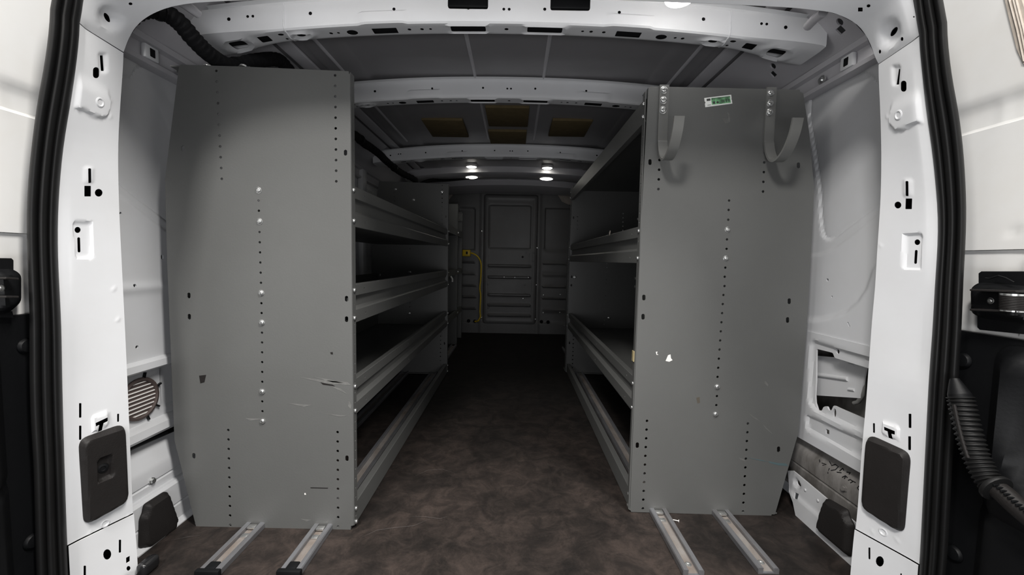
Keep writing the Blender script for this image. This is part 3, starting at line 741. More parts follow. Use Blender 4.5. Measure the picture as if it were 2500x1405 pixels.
def zb(x): return 1.330-0.052*(np.abs(x)/0.8)**2.2
def bow_prof(Yf):
    """developed cross-section w -> (y, z offset): front flange, face, bottom, rear"""
    P = [(-0.018, 0.070), (-0.006, 0.070), (0.000, 0.066), (0.0, 0.006), (0.003, 0.001), (0.008, 0.0), (0.055, 0.0), (0.060, 0.004), (0.062, 0.062), (0.080, 0.064)]
    P = np.array(P); s = np.concatenate([[0], np.cumsum(np.linalg.norm(np.diff(P, axis=0), axis=1))]); return P, s
BP, BS = bow_prof(0)
def bow_map(Yf, notches=True):
    def f(Pt):
        x, wv = Pt[:, 0], Pt[:, 1]
        dy = np.interp(wv, BS, BP[:, 0]); dz = np.interp(wv, BS, BP[:, 1])
        onface = (wv > BS[2]) & (wv < BS[4]); onbot = (wv >= BS[4]) & (wv < BS[7])
        ax = np.abs(x); bulge = np.zeros(len(x))
        if notches:
            bulge = (1-sstep(0.050, 0.064, np.abs(ax-0.325)))*0.006
        y = Yf+dy-bulge*(wv > BS[2]+0.035)*(wv < BS[5])
        # widened gussets at both ends
        gs = sstep(0.60, 0.80, ax)
        y = y+gs*np.where(dy > 0.003, dy*0.55, 0)-gs*0.012*onface
        z = zb(x)+dz*(1+0.0*gs)
        z = z-np.where(onface & (wv < BS[3]-0.015), 0.0, 0.0)
        # raised rims
        for cx, rx, ry in ((0.555, 0.034, 0.018), (0.735, 0.050, 0.026)):
            d = np.hypot((ax-cx)/rx, (wv-(BS[5]+0.024))/ry); z = z-0.005*np.exp(-((d-0.85)/0.22)**2)*onbot
        d = sdf(np.stack([ax, wv], 1), rrect(0.048, BS[5]+0.004, 0.158, BS[5]+0.040, 0.006)); z = z-0.004*np.exp(-(d/0.0035)**2)*onbot
        return np.stack([x, y, z], 1)
    return f
def bow_holes(Yf):
    H = []
    c = BS[5]
    for s in (-1, 1):
        H += [rrect(min(s*0.056, s*0.150), c+0.010, max(s*0.056, s*0.150), c+0.034, 0.004)]
        H += [rrect(min(s*0.295, s*0.362), c+0.012, max(s*0.295, s*0.362), c+0.038, 0.002)]
        H += [circle((s*0.418, c+0.026), 0.015, 0.012), circle((s*0.455, c+0.024), 0.004), circle((s*0.475, c+0.024), 0.005),
              circle((s*0.555, c+0.022), 0.012, 0.007), circle((s*0.205, c+0.022), 0.004), circle((s*0.228, c+0.022), 0.005), circle((s*0.262, c+0.022), 0.005),
              circle((s*0.605, c+0.012), 0.008, 0.005), circle((s*0.600, c+0.034), 0.004), rrect(min(s*0.640, s*0.672), c+0.010, max(s*0.640, s*0.672), c+0.034, 0.003),
              rrect(min(s*0.712, s*0.758), c+0.012, max(s*0.712, s*0.758), c+0.036, 0.008)]
        f = BS[3]-0.030
        H += [circle((s*0.100, f), 0.0042), circle((s*0.295, f), 0.0042), circle((s*0.515, f), 0.0048), circle((s*0.665, f-0.004), 0.0038), circle((s*0.678, f-0.004), 0.0038), circle((s*0.725, f), 0.0048),
              circle((s*0.007, f+0.002), 0.0038)]
    H += [circle((0, c+0.022), 0.0055)]
    return H
def bow(Yf, name, half=0.83):
    mb = MB(); sheet(mb, [(-half, 0), (half, 0), (half, BS[-1]), (-half, BS[-1])], bow_holes(Yf), bow_map(Yf), step=(0.012, 0.006), depth=(0, 0.0015, 0.0015), ostep=0.006)
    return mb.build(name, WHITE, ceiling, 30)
b1 = bow(1.117, 'roof_bow')
def bow_shade_fill(Yf):  # added near-black box, makes the bow holes look shaded
    mb = MB(); mb.extrude([(0.005, 0.006), (0.0585, 0.006), (0.0585, 0.052), (0.005, 0.052)], [((x, Yf, zb(np.array(x))), (0, 1, 0), (0, 0, 1)) for x in np.linspace(-0.82, 0.82, 20)], closed=True)
    mb.build('bow_shade_fill', CAVITY, ceiling, 30)
bow_shade_fill(1.117)
for y, hx in ((1.614, 0.80), (2.511, 0.80)):
    o = b1.copy(); COL.objects.link(o); o.location = (0, y-1.117, 0.0); o.parent = ceiling
    bow_shade_fill(y)
# seam welds between bow middle and gusset of the first bow
for s in (-1, 1):
    pts = [bow_map(1.117)(np.array([[s*0.585, wv]]))[0]+[0, -0.001, -0.0005] for wv in np.linspace(BS[2], BS[7], 14)]
    MB().tube(pts, 0.002, 6).build('weld_seam', WHITE, ceiling, 60)
# forward roof member above the bulkhead, with the lamp carrier
prism = MB(); P = [(-0.02, 0.06), (0.0, 0.055), (0.0, 0.012), (0.02, 0.0), (0.16, -0.004), (0.20, 0.01), (0.20, 0.06)]
prism.extrude(P, [((x, 3.10, zb(np.array(x))+0.022), (0, 1, 0), (0, 0, 1)) for x in np.linspace(-0.80, 0.80, 30)], closed=True)
prism.build('front_roof_member', ROOFP, ceiling, 35)
prism = MB(); P = [(0, 0.05), (0.0, 0.0), (0.05, -0.015), (0.30, -0.02), (0.30, 0.05)]
prism.extrude(P, [((x, 3.60, zb(np.array(x))+0.030), (0, 1, 0), (0, 0, 1)) for x in np.linspace(-0.80, 0.80, 30)], closed=True)
prism.build('front_roof_member', ROOFP, ceiling, 35)
# yellowed damping pads glued to the roof skin
for quad in (((1186, 264), (1293, 264), (1288, 310), (1192, 310)), ((1193, 322), (1287, 322), (1283, 352), (1197, 352)),
             ((1030, 291), (1133, 292), (1141, 333), (1055, 333)), ((1346, 293), (1450, 294), (1425, 333), (1341, 332))):
    pts = [atZ(x, y, 1.392) for x, y in quad]; cx = sum(p[0] for p in pts)/4; hw = (abs(pts[1][0]-pts[0][0])+abs(pts[2][0]-pts[3][0]))/4
    y0 = (pts[0][1]+pts[1][1])/2; y1 = (pts[2][1]+pts[3][1])/2
    MB().box((cx, (y0+y1)/2, float(roof_z(np.array(cx)))-0.006), (2*hw, y1-y0, 0.014), 0.003).build('damping_pad', FOAM, ceiling, 35)

# ---- bulkhead ------------------------------------------------------------
def bx(px, py, Y=YB): p = atY(px, py, Y); return (p[0], p[2])
def box2(x0, y0, x1, y1): a = bx(x0, y1); b = bx(x1, y0); return rrect(a[0], a[1], b[0], b[1], 0.02)
LREC = box2(1118, 507, 1161, 611); RREC2 = box2(1328, 509, 1400, 613)
LR = [box2(1127, y-2.2, 1161, y+2.2) for y in (640, 668, 698, 726, 754)]
RR = [box2(1324, y-2.2, 1382, y+2.2) for y in (643, 671, 700, 729, 759)]
def bulk_y(P):
    y = np.full(len(P), YB)
    for g in (LREC, RREC2): y += 0.012*(1-sstep(-0.012, 0.004, sdf(P, g)))
    for g in LR+RR: y -= 0.014*(1-sstep(-0.010, 0.003, sdf(P, g)))
    zk = bx(1250, 789)[1]; y -= 0.012*(1-sstep(0, 0.012, P[:, 1]-zk))
    for px in (1176, 1314.5): y -= 0.008*np.exp(-((P[:, 0]-bx(px, 640)[0])/0.010)**2)
    return y
dl, dr, dtp, dbt = bx(1179.5, 640)[0], bx(1311.5, 640)[0], bx(1245, 475)[1], bx(1245, 793)[1]
topz = bx(1245, 456)[1]
cut = 0.085
BO = [(-0.90, -0.01), (0.90, -0.01), (0.90, 1.15), (0.62, 1.20), bx(1398, 505), bx(1372, 493), bx(1362, 478), bx(1358, 458), bx(1106, 456), bx(1105, 478), bx(1093, 492), (-0.62, 1.20), (-0.90, 1.15)]
mb = MB()
hb = [circle(bx(x, y), 0.017) for x, y in ((1144, 784), (1159, 785), (1322, 786), (1338, 787))]
sheet(mb, BO, hb, lambda P: np.stack([P[:, 0], bulk_y(P), P[:, 1]], 1), step=0.014, depth=(0, 0.012, 0), ostep=0.014)
wf = mb.build('wall_front', BULKP, None, 30); tag(wf, kind='structure')
MB().box((0, YB+0.09, 0.7), (1.98, 0.02, 1.6)).build('outer_skin', CAVITY, wf)
for x, z in (bx(1184, 466), bx(1304, 465)):
    MB().lathe([(0.017, 0), (0.017, 0.004), (0.012, 0.010), (0.006, 0.012)], (x, YB, z), (0, -1, 0), 16).build('plug', BLACKP, wf, 40)
for p in ((1176, 565), (1175.5, 776), (1311, 606), (1309, 696), (1327, 721), (1368, 720), (1326, 764), (1367, 764), (1377, 795), (1307, 780)):
    x, z = bx(*p); bolt(wf, (x, YB-0.007, z), (0, -1, 0), 0.9, 'screw')
# light trim visible through the cut-off upper corners
for x0, x1 in ((1085, 1106), (1360, 1402)):
    a, b = bx(x0, 500, YB+0.05), bx(x1, 466, YB+0.05)
    MB().box(((a[0]+b[0])/2, YB+0.055, (a[1]+b[1])/2), (b[0]-a[0], 0.02, b[1]-a[1]), 0.006).build('cab_trim', BEIGE, wf, 40)
# sliding cab door in the bulkhead
WREC = box2(1193, 503, 1297.5, 607)
DR = [(box2(1190.5, y-2.6, 1296, y+2.6)) for y in (650, 677.5, 720.5, 745, 770)]
def door_y(P):
    y = np.full(len(P), YB-0.018)
    y += 0.010*(1-sstep(-0.010, 0.004, sdf(P, WREC)))
    for g in DR: y -= 0.013*(1-sstep(-0.010, 0.003, sdf(P, g)))
    e = sdf(P, rrect(dl, dbt, dr, dtp, 0.03)); y += 0.014*sstep(-0.014, 0, e)
    d2 = np.abs(e+0.035); y -= 0.004*np.exp(-(d2/0.012)**2)
    return y
dh = [circle(bx(x, y), 0.008) for x, y in ((1284, 618), (1301, 618), (1301, 638), (1192, 656), (1204, 658), (1192, 695), (1281, 696), (1192, 714), (1281, 715), (1192, 752))]
dh += [rrect(*bx(1291.5, 637), *bx(1293, 619), 0.002)]
mb = MB(); sheet(mb, rrect(dl, dbt, dr, dtp, 0.03, 6), dh, lambda P: np.stack([P[:, 0], door_y(P), P[:, 1]], 1), step=0.010, depth=(0, 0.016, 0), ostep=0.012)
d1 = mb.build('door_1', BULKP, None, 30); tag(d1, kind='structure')
x0, z0 = bx(1276, 628); MB().lathe([(0.010, 0), (0.010, 0.006), (0.006, 0.008)], (x0, YB-0.018, z0), (0, -1, 0), 12).build('door_latch', PLASTIC, d1, 40)
for p in ((1231, 677), (1257, 678), (1290, 678), (1277, 729)):
    x, z = bx(*p); bolt(d1, (x, YB-0.03, z), (0, -1, 0), 0.8, 'screw')

# ---- opened rear doors ---------------------------------------------------
def zof(px, py, X): return atX(px, py, X)[2]
DX = 0.86
def rear_door(side, name):
    z_hem = 0.742
    def fx(P):
        y, z = P[:, 0], P[:, 1]; x = np.full(len(P), DX)
        x += 0.010*(sstep(0.955, 0.960, z)-sstep(0.988, 1.014, z))
        x -= 0.003*np.exp(-((y-0.728)/0.004)**2)*sstep(0.95, 0.96, z)*(1-sstep(1.0, 1.01, z))
        x += 0.010*(1-sstep(-0.02, 0.006, sdf(P, rrect(0.02, 1.05, 0.60, 1.34, 0.05))))
        x -= 0.0025*np.sin(z*19+1)*np.exp(-((y-0.60)/0.10)**2)
        for cy, cz in ((0.690, 0.772), (0.655, 0.775), (0.66, 0.80), (0.62, 0.772), (0.645, 0.86)):
            x += 0.003*np.exp(-(((y-cy)/0.008)**2+((z-cz)/0.006)**2))
        return x
    def fm(P): return np.stack([side*fx(P), P[:, 0], P[:, 1]], 1)
    mb = MB(); sheet(mb, [(-0.04, z_hem), (0.86, z_hem), (0.86, 1.42), (-0.04, 1.42)], [], fm, step=(0.008, 0.008), depth=(side*0.012, 0, 0), ostep=0.01)
    d = mb.build(name, DOORW, None, 32); tag(d, kind='structure')
    def gx(P):
        y, z = P[:, 0], P[:, 1]; x = np.full(len(P), DX+0.006)
        x -= 0.010*(1-sstep(-0.010, 0.004, sdf(P, rrect(0.0, 0.60, 0.676, 0.731, 0.02))))
        x -= 0.004*np.exp(-(((y-0.700)/0.02)**2+((z-0.69)/0.03)**2))
        return x
    mb = MB(); sheet(mb, [(-0.04, 0.40), (0.86, 0.40), (0.86, z_hem-0.001), (-0.04, z_hem-0.001)], [], lambda P: np.stack([side*gx(P), P[:, 0], P[:, 1]], 1), step=0.012, depth=(side*0.012, 0, 0))
    mb.build('inner_panel', DOORW, d, 32)
    MB().box((side*(DX+0.072), 0.41, 0.42), (0.03, 0.90, 2.0), 0.01).build('outer_skin', WHITE, d)
    MB().box((side*(DX+0.040), 0.85, 0.42), (0.05, 0.012, 2.0)).build('edge', WHITE, d)
    MB().box((side*(DX+0.004), 0.375, 0.05), (0.02, 0.85, 1.09)).build('lower_base', BLACKP, d)
    # moulded black lower lining
    def hx(P):
        y, z = P[:, 0], P[:, 1]; O = rrect(-0.03, -0.45, 0.690, 0.585, 0.03); x = np.full(len(P), DX-0.032)
        x += 0.022*sstep(-0.03, 0, sdf(P, O))
        x += 0.030*(1-sstep(0.75, 1.0, np.hypot((y-0.52)/0.145, (z-0.47)/0.20)))
        x += 0.006*np.exp(-((z-0.30)/0.006)**2)
        return x
    mb = MB(); sheet(mb, rrect(-0.03, -0.45, 0.690, 0.585, 0.03), [], lambda P: np.stack([side*hx(P), P[:, 0], P[:, 1]], 1), step=0.014, depth=(side*0.012, 0, 0), ostep=0.014)
    mb.build('lower_lining', BLACKP, d, 40)
    for px in ([(64, 845), (78, 1322)] if side < 0 else [(2352, 880), (2331, 1352)]):
        c = atX(px[0], px[1], side*(DX-0.008))
        MB().lathe([(0.014, 0), (0.014, 0.001), (0.011, 0.005), (0.005, 0.006)], c, (-side, 0, 0), 18).build('buffer', BLACKP, d, 40)
    return d
d2 = rear_door(-1, 'door_2'); d3 = rear_door(1, 'door_3')
# aged sealer strip across the right rear door
q = [(2450, -12), (2490, -12), (2514, 60), (2522, 158), (2498, 156), (2482, 120), (2462, 40)]
P3 = [atX(x, y, DX-0.004) for x, y in q]
MB().quadprism(P3, (0.006, 0, 0)).build('sealer_strip', BEIGE, d3)
for (a, b) in (((2463, -5), (2500, 150)), ((2473, -5), (2508, 150)), ((2480, -5), (2515, 150))):
    MB().tube([atX(*a, DX-0.005), atX((a[0]+b[0])/2+2, (a[1]+b[1])/2, DX-0.0055), atX(*b, DX-0.005)], 0.0016, 6).build('sealer_ridge', BEIGE, d3, 60)

# ================================================================== THINGS
# ---- weather seal round the opening
tt = np.concatenate([ZS, ZT+HT[1:], ZT+HT[-1]+(ZT-ZS[::-1])[1:]])
E_ = np.vstack([PL.l[2], HL[2][1:], PR.l[2][::-1][1:]]); B_ = np.vstack([SL, HL[3][1:], SR[::-1][1:]])
mb = MB(); NS = 25; vs = []
cen = np.array([0.0, 0.0, 0.62])
for e, b in zip(E_, B_):
    inw = np.array([-e[0], 0, max(0, 0.0)-max(e[2]-0.95, 0)*1.5]); inw /= np.linalg.norm(inw)
    n = inw*0.75+np.array([0, -0.66, 0])
    for k in range(NS):
        sk = k/(NS-1); h = 0.011*abs(math.sin(math.pi*sk*3))**0.6*(1.0 if sk > 0.3 else 0.9) + 0.006*math.sin(math.pi*sk)
        vs.append(e+(b-e)*sk+n*h)
    vs.append(b+np.array([-inw[0]*0.03, 0.03, -inw[2]*0.03])); vs.append(e+np.array([-inw[0]*0.02, 0.01, -inw[2]*0.02]))
n2 = NS+2
mb.add(vs, [[i*n2+k, i*n2+(k+1) % n2, (i+1)*n2+(k+1) % n2, (i+1)*n2+k] for i in range(len(E_)-1) for k in range(n2)])
seal = mb.build('weather_seal', RUBBER, None, 50)
tag(seal, 'ribbed black rubber weather seal running round the rear opening of the van', 'seal')

# ---- shelving -----------------------------------------------------------
def unit(name, side, Y0, Y1, outline, holes, inner_px, lips, bolts_px, far_bolts, label, topbar=None):
    """side -1 left, +1 right; outline/holes in pixels on the near end panel"""
    xin = atY(inner_px[0], inner_px[1], Y0)[0]
    root = empty(name, (side*0.60, (Y0+Y1)/2, 0.0)); tag(root, label, 'shelving unit', 'steel shelving units along the van walls')
    ol = [tuple(atY(x, y, Y0)[[0, 2]]) for x, y in outline]
    hs = [[tuple(atY(x, y, Y0)[[0, 2]]) for x, y in h] for h in holes]
    mb = MB(); sheet(mb, ol, hs, lambda P: np.stack([P[:, 0], np.full(len(P), Y0), P[:, 1]], 1), depth=(0, 0.0018, 0))
    P = np.array(ol); n = len(P)
    dep = np.array([0, 0.014, 0])
    a = np.stack([P[:, 0], np.full(n, Y0), P[:, 1]], 1)
    mb.add(np.vstack([a, a+dep]), [[i, (i+1) % n, (i+1) % n+n, i+n] for i in range(n)])
    # perforated front flange
    zt, zbm = P[:, 1].max()-0.012, max(P[:, 1].min(), 0)+0.012
    fh = [circle((Y0+0.011, z), 0.0032, n=8) for z in np.arange(zbm+0.02, zt-0.01, 0.0254)]
    sheet(mb, [(Y0, zbm), (Y0+0.021, zbm), (Y0+0.021, zt), (Y0, zt)], fh, lambda Q: np.stack([np.full(len(Q), xin), Q[:, 0], Q[:, 1]], 1), depth=(side*0.0018, 0, 0))
    ep = mb.build('end_panel', STEEL, root)
    o = ep.copy(); COL.objects.link(o); o.location = ep.location+Vector((0, Y1-Y0-0.021, 0))
    s = -side
    xo = side*0.80
    for zb_, h, kind in lips:
        tray = MB()
        if kind == 'shelf':
            tray.box(((xin+xo)/2, (Y0+Y1)/2, zb_+0.006), (abs(xo-xin)-0.006, Y1-Y0-0.03, 0.002))
            tray.box((xo, (Y0+Y1)/2, zb_+0.04), (0.002, Y1-Y0-0.03, 0.07))
            sh = tray.build('shelf', STEEL, root)
            prof = [(-0.018, 0.002), (-0.001, 0.0), (0, 0.001), (0, 0.33*h), (-0.013, 0.41*h), (-0.013, 0.68*h), (-0.003, 0.705*h), (-0.003, h-0.001), (-0.004, h), (-0.018, h)]
        elif kind == 'base':
            for yy in (Y0+0.012, Y1-0.03): MB().box(((xin+xo)/2, yy, 0.006), (abs(xo-xin)-0.02, 0.02, 0.004)).build('base_foot', STEEL, root)
            sh = root
            prof = [(-0.03, 0.004), (-0.001, 0.0), (0, 0.001), (0, h-0.002), (-0.002, h), (-0.018, h), (-0.018, h-0.012)]
        else:
            sh = MB().box(((xin+xo)/2, (Y0+Y1)/2, zb_+h-0.004), (abs(xo-xin)-0.006, Y1-Y0-0.03, 0.002)).build('shelf', STEEL, root)
            prof = [(-0.016, 0.0), (0, 0.0), (0, h), (-0.03, h+0.004)]
        pr = np.array(prof); ws = np.concatenate([[0], np.cumsum(np.linalg.norm(np.diff(pr, axis=0), axis=1))])
        def lm(Q, pr=pr, ws=ws, zb_=zb_):
            d = np.interp(Q[:, 1], ws, pr[:, 0]); z = np.interp(Q[:, 1], ws, pr[:, 1])
            return np.stack([xin+s*(d-0.0022), Q[:, 0], zb_+z], 1)
        ya, yb = Y0+0.006, Y1-0.006
        ys = np.arange(ya+0.012, yb, 0.012); ex = [(y, wv) for wv in ws[1:-1] for y in ys]
        lh = []
        if kind == 'shelf':
            w1, w2 = ws[2]+0.5*(ws[3]-ws[2]), ws[6]+0.5*(ws[7]-ws[6])
            for y in (ya+0.09, ya+0.55, yb-0.30): lh += [circle((y, w1), 0.0032, n=8), circle((y, w2), 0.0032, n=8)]
        ex = [e for e in ex if all(np.hypot(e[0]-np.mean([p[0] for p in H]), e[1]-np.mean([p[1] for p in H])) > 0.0045 for H in lh)]
        lb = MB(); sheet(lb, [(ya, 0), (yb, 0), (yb, ws[-1]), (ya, ws[-1])], lh, lm, depth=(-s*0.0015, 0, 0), ostep=0.012, extra=ex)
        lb.build('front_lip', STEEL, sh, 30)
        for yy in (Y0+0.011, Y1-0.010):
            for zz in ((zb_+0.014, zb_+h-0.014) if h > 0.06 else (zb_+0.010, zb_+h-0.012)):
                bolt(root, (xin+s*0.0005, yy, zz), (s, 0, 0), 0.72)
    for px in bolts_px:
        p = atY(px[0], px[1], Y0); bolt(root, (p[0], Y0, p[2]), (0, -1, 0), 0.8)
    for px in far_bolts:
        p = atY(px[0], px[1], Y1-0.021); bolt(root, (p[0], Y1-0.021, p[2]), (0, -1, 0), 0.9)
    return root, xin
def pxs(lst, r=3.3): return [circle(p, r, n=10) for p in lst]
def column_px(a, b, n, skip=()): return [(a[0]+(b[0]-a[0])*k/(n-1), a[1]+(b[1]-a[1])*k/(n-1)) for k in range(n) if k not in skip]
def vslot(c, hw=4, hh=7, lean=0): return [(c[0]+x, c[1]+y) for x, y in rrect(-hw, -hh, hw, hh, hw-0.3, 3)]
YL0, YL1, YR0, YR1 = 1.0208, 2.508, 1.1198, 2.574
Lout = [(437, 160), (443, 158), (600, 163), (851, 174), (852, 180), (856, 181), (860, 640), (863, 1284), (857, 1285), (856, 1296), (489, 1291), (489, 1288), (479, 1288), (426, 1076), (408, 640), (403, 436), (405, 420)]
Lh = pxs(column_px((528, 173), (541.5, 437), 11)) + pxs(column_px((818, 184), (821, 443), 11)) + \
     pxs([(631.5, 490), (632, 515), (633.5, 567)]+column_px((634, 592), (637, 691), 5)+[(638, 741), (638.5, 765)]+column_px((639.5, 813), (640, 933), 6)+[(640, 981), (640.5, 1005)], 3.0) + \
     pxs(column_px((557, 1051), (562, 1283), 11)) + pxs(column_px((824, 1056), (825.5, 1287), 11)) + \
     [vslot(c) for c in ((447, 363), (843.5, 373), (461, 722), (462, 774), (846, 730), (846, 780), (473, 1114), (847, 1120))]
Lbolts = [(631.5, 465), (634, 541), (638, 716), (639.5, 788.5), (640, 957), (641, 1029)]
LU, LX = unit('shelving_unit', -1, YL0, YL1, Lout, Lh, (860, 640), [(0.786, 0.104, 'shelf'), (0.541, 0.099, 'shelf'), (0.300, 0.092, 'shelf'), (0.006, 0.058, 'base')],
              Lbolts, [(1009, 488), (1000, 665), (998, 766), (998, 795), (965, 462), (1078, 468)],
              'tall grey steel shelving unit along the left wall, without hooks or label')
for px in ((500, 155), (588, 156)):
    p = atY(px[0], px[1], YL0+0.02); bolt(LU, (p[0], YL0+0.03, p[2]-0.004), (0, 0, 1), 1.1)
mb = MB(); p0, p1 = atY(415, 158, YL0+0.015), atY(610, 163, YL0+0.015)
mb.box(((p0[0]+p1[0])/2, YL0+0.03, (p0[2]+p1[2])/2-0.002), (p1[0]-p0[0], 0.03, 0.003)); mb.build('top_bracket', STEEL, LU)
Rout = [(1583, 214), (1590, 211), (1952, 219), (1953, 224), (1961, 228), (1975, 320), (1988, 462), (1971, 780), (1949, 1058), (1892, 1257), (1884, 1257), (1883, 1261), (1541, 1251), (1540, 1248), (1534, 1244), (1560, 640)]
Rh = pxs(column_px((1610, 391), (1607.5, 462), 4)) + pxs(column_px((1867, 373), (1863, 468), 5)) + \
     pxs([(1780, 490), (1779, 513), (1778, 537), (1775, 585), (1774, 608)]+column_px((1771, 654), (1752, 921), 13, (0, 2))+[(1771, 654), (1769, 699), (1750.5, 968), (1749, 990)], 3.0) + \
     pxs(column_px((1579.7, 1028.5), (1569.6, 1242.6), 11)) + pxs(column_px((1826, 1035), (1814, 1250), 11)) + \
     [vslot(c) for c in ((1587, 396), (1949.5, 404), (1572, 727), (1570, 774), (1927, 736), (1923, 782), (1556, 1088), (1901, 1098))]
Rbolts = [(1776, 561), (1772, 631), (1751, 945), (1747, 1012)]
RU, RX = unit('shelving_unit', 1, YR0, YR1, Rout, Rh, (1560, 640), [(1.085, 0.062, 'bar'), (0.707, 0.102, 'shelf'), (0.288, 0.097, 'shelf'), (0.006, 0.056, 'base')],
              Rbolts, [(1487, 777), (1487, 808), (1404, 677), (1519, 843)],
              'tall grey steel shelving unit whose end panel carries two J hooks and a green label')
# marks and torn scraps left on the end panels
def decal(pts, Y, m, parent, name, t=0.0004):
    P = [atY(x, y, Y-t) for x, y in pts]; return MB().quadprism(P, (0, t*0.9, 0)).build(name, m, parent)
decal([(1625, 882), (1631, 868), (1637, 866), (1638, 875), (1642, 880), (1634, 884)], YR0, SCRAP, RU, 'torn_paper_mark')
decal([(1601, 860), (1605, 859), (1604, 865), (1608, 867), (1603, 867)], YR0, SCRAP, RU, 'torn_paper_mark')
decal([(1760, 288), (1775, 290), (1780, 300), (1770, 301)], YR0, SCUFF, RU, 'glue_mark')
decal([(1776, 273), (1782, 280), (1782, 299), (1778, 299)], YR0, SCUFF, RU, 'glue_mark')
decal([(1876, 1127), (1898, 1131), (1920, 1133), (1924, 1139), (1900, 1137), (1878, 1131)], YR0, TEAL, RU, 'crayon_mark')
decal([(1824, 1118), (1860, 1124), (1876, 1128), (1858, 1126)], YR0, TEAL, RU, 'crayon_mark')
decal([(743, 1205), (746, 1205), (747, 1209), (743, 1209)], YL0, SCRAP, LU, 'paint_fleck')
for q in ([(733, 922), (790, 929), (848, 934), (856, 941), (800, 938)], [(765, 921), (800, 927), (840, 936), (812, 934)], [(806, 943), (832, 950), (846, 962), (826, 953)]):
    decal(q, YL0, SCUFF, LU, 'scuff_mark')
for q in ([(486, 918), (503, 916), (499, 934), (489, 937)], [(782, 934), (812, 940), (818, 944), (788, 940)], [(806, 861), (812, 860), (813, 866), (808, 866)], [(758, 1191), (801, 1192), (800, 1194), (758, 1193)]):
    decal(q, YL0, PLASTIC, LU, 'smudge')
for q in ([(1828, 1010), (1842, 1018), (1856, 1030), (1840, 1022)], [(1862, 1036), (1878, 1052), (1888, 1062), (1870, 1048)], [(1804, 1118), (1816, 1122), (1822, 1128), (1808, 1124)], [(1868, 930), (1876, 940), (1874, 944), (1866, 936)]):
    decal(q, YR0, SCUFF, RU, 'scuff_mark')
decal([(1700, 972), (1708, 970), (1709, 984), (1703, 986)], YR0, STAIN, RU, 'smudge')
for q in ([(700, 985), (760, 990), (742, 994)], [(793, 1011), (846, 1016), (830, 1018)], [(600, 1022), (640, 1024), (610, 1028)], [(735, 1268), (760, 1271), (748, 1274)], [(852, 980), (858, 990), (856, 1000), (850, 992)]):
    decal(q, YL0, SCUFF, LU, 'scuff_mark')
mb = MB(); p = atY(1549, 872, YR0)
mb.box((RX-0.003, YR0+0.010, p[2]), (0.003, 0.016, 0.030), 0.001); mb.build('tape_scrap', BRASS, RU)

# smaller shelving unit against the left wall, nearer the bulkhead
def front_unit():
    root = empty('shelving_unit', (-0.62, 3.12, 0.0)); tag(root, 'shallower dark grey shelving unit between the big left unit and the bulkhead', 'shelving unit', 'steel shelving units along the van walls')
    xi, xo = -0.44, -0.80
    for k, (y, zt) in enumerate(((2.56, 1.16), (3.38, 1.16), (3.67, 1.13))):
        mb = MB(); mb.box(((xi+xo)/2, y, zt/2), (xi-xo, 0.003, zt)); mb.box((xi-0.001, y+0.011, zt/2), (0.002, 0.022, zt)); mb.build('end_panel', STEEL, root)
    for z0, h in ((0.90, 0.050), (0.585, 0.040), (0.24, 0.045)):
        sh = MB().box(((xi+xo)/2, 3.115, z0+0.004), (xi-xo-0.004, 1.09, 0.002)).build('shelf', STEEL, root)
        mb = MB(); mb.box((xi+0.001, 3.115, z0+h/2), (0.002, 1.11, h)); mb.box((xi-0.008, 3.115, z0+h), (0.016, 1.11, 0.002)); mb.build('front_lip', STEEL, sh)
    p = atY(1125, 531, 3.66)
    MB().box((xi-0.015, 3.655, p[2]), (0.042, 0.006, 0.07), 0.002).build('top_bracket', SCUFF, root)
    for z in (0.925, 0.605, 0.262): bolt(root, (xi+0.002, 3.40, z), (1, 0, 0), 1.2)
    p = atX(1107, 685, xi+0.02); MB().tube([(xi, p[1], p[2]+0.03), (xi+0.012, p[1], p[2]+0.01), (xi+0.012, p[1], p[2]-0.012)], 0.006, 8).build('hanging_clip', SCRAP, root, 60)
front_unit()
root = empty('upright', (0.365, 2.64, 0)); tag(root, 'low narrow grey steel upright standing at the far end of the right shelving', 'post')
xa, xb_ = atY(1385, 700, 2.63)[0], atY(1399, 700, 2.63)[0]
mb = MB(); zt = atY(1390, 590, 2.63)[2]; mb.box(((xa+xb_)/2, 2.63, zt/2), (xb_-xa, 0.003, zt), 0.0005); mb.box((xa+0.001, 2.65, zt/2), (0.002, 0.04, zt)); mb.box((xb_+0.03, 2.651, zt/2), (0.075, 0.003, zt)); mb.build('web', STEEL, root)
MB().box(((xa+xb_)/2+0.01, 2.645, 0.004), (0.07, 0.06, 0.006), 0.001).build('foot', STEEL, root)
MB().tube([((xa+xb_)/2, 2.66, zt-0.002), ((xa+xb_)/2, 2.66, zt+0.012)], 0.008, 10).build('end_stud', ZINC, root, 40)

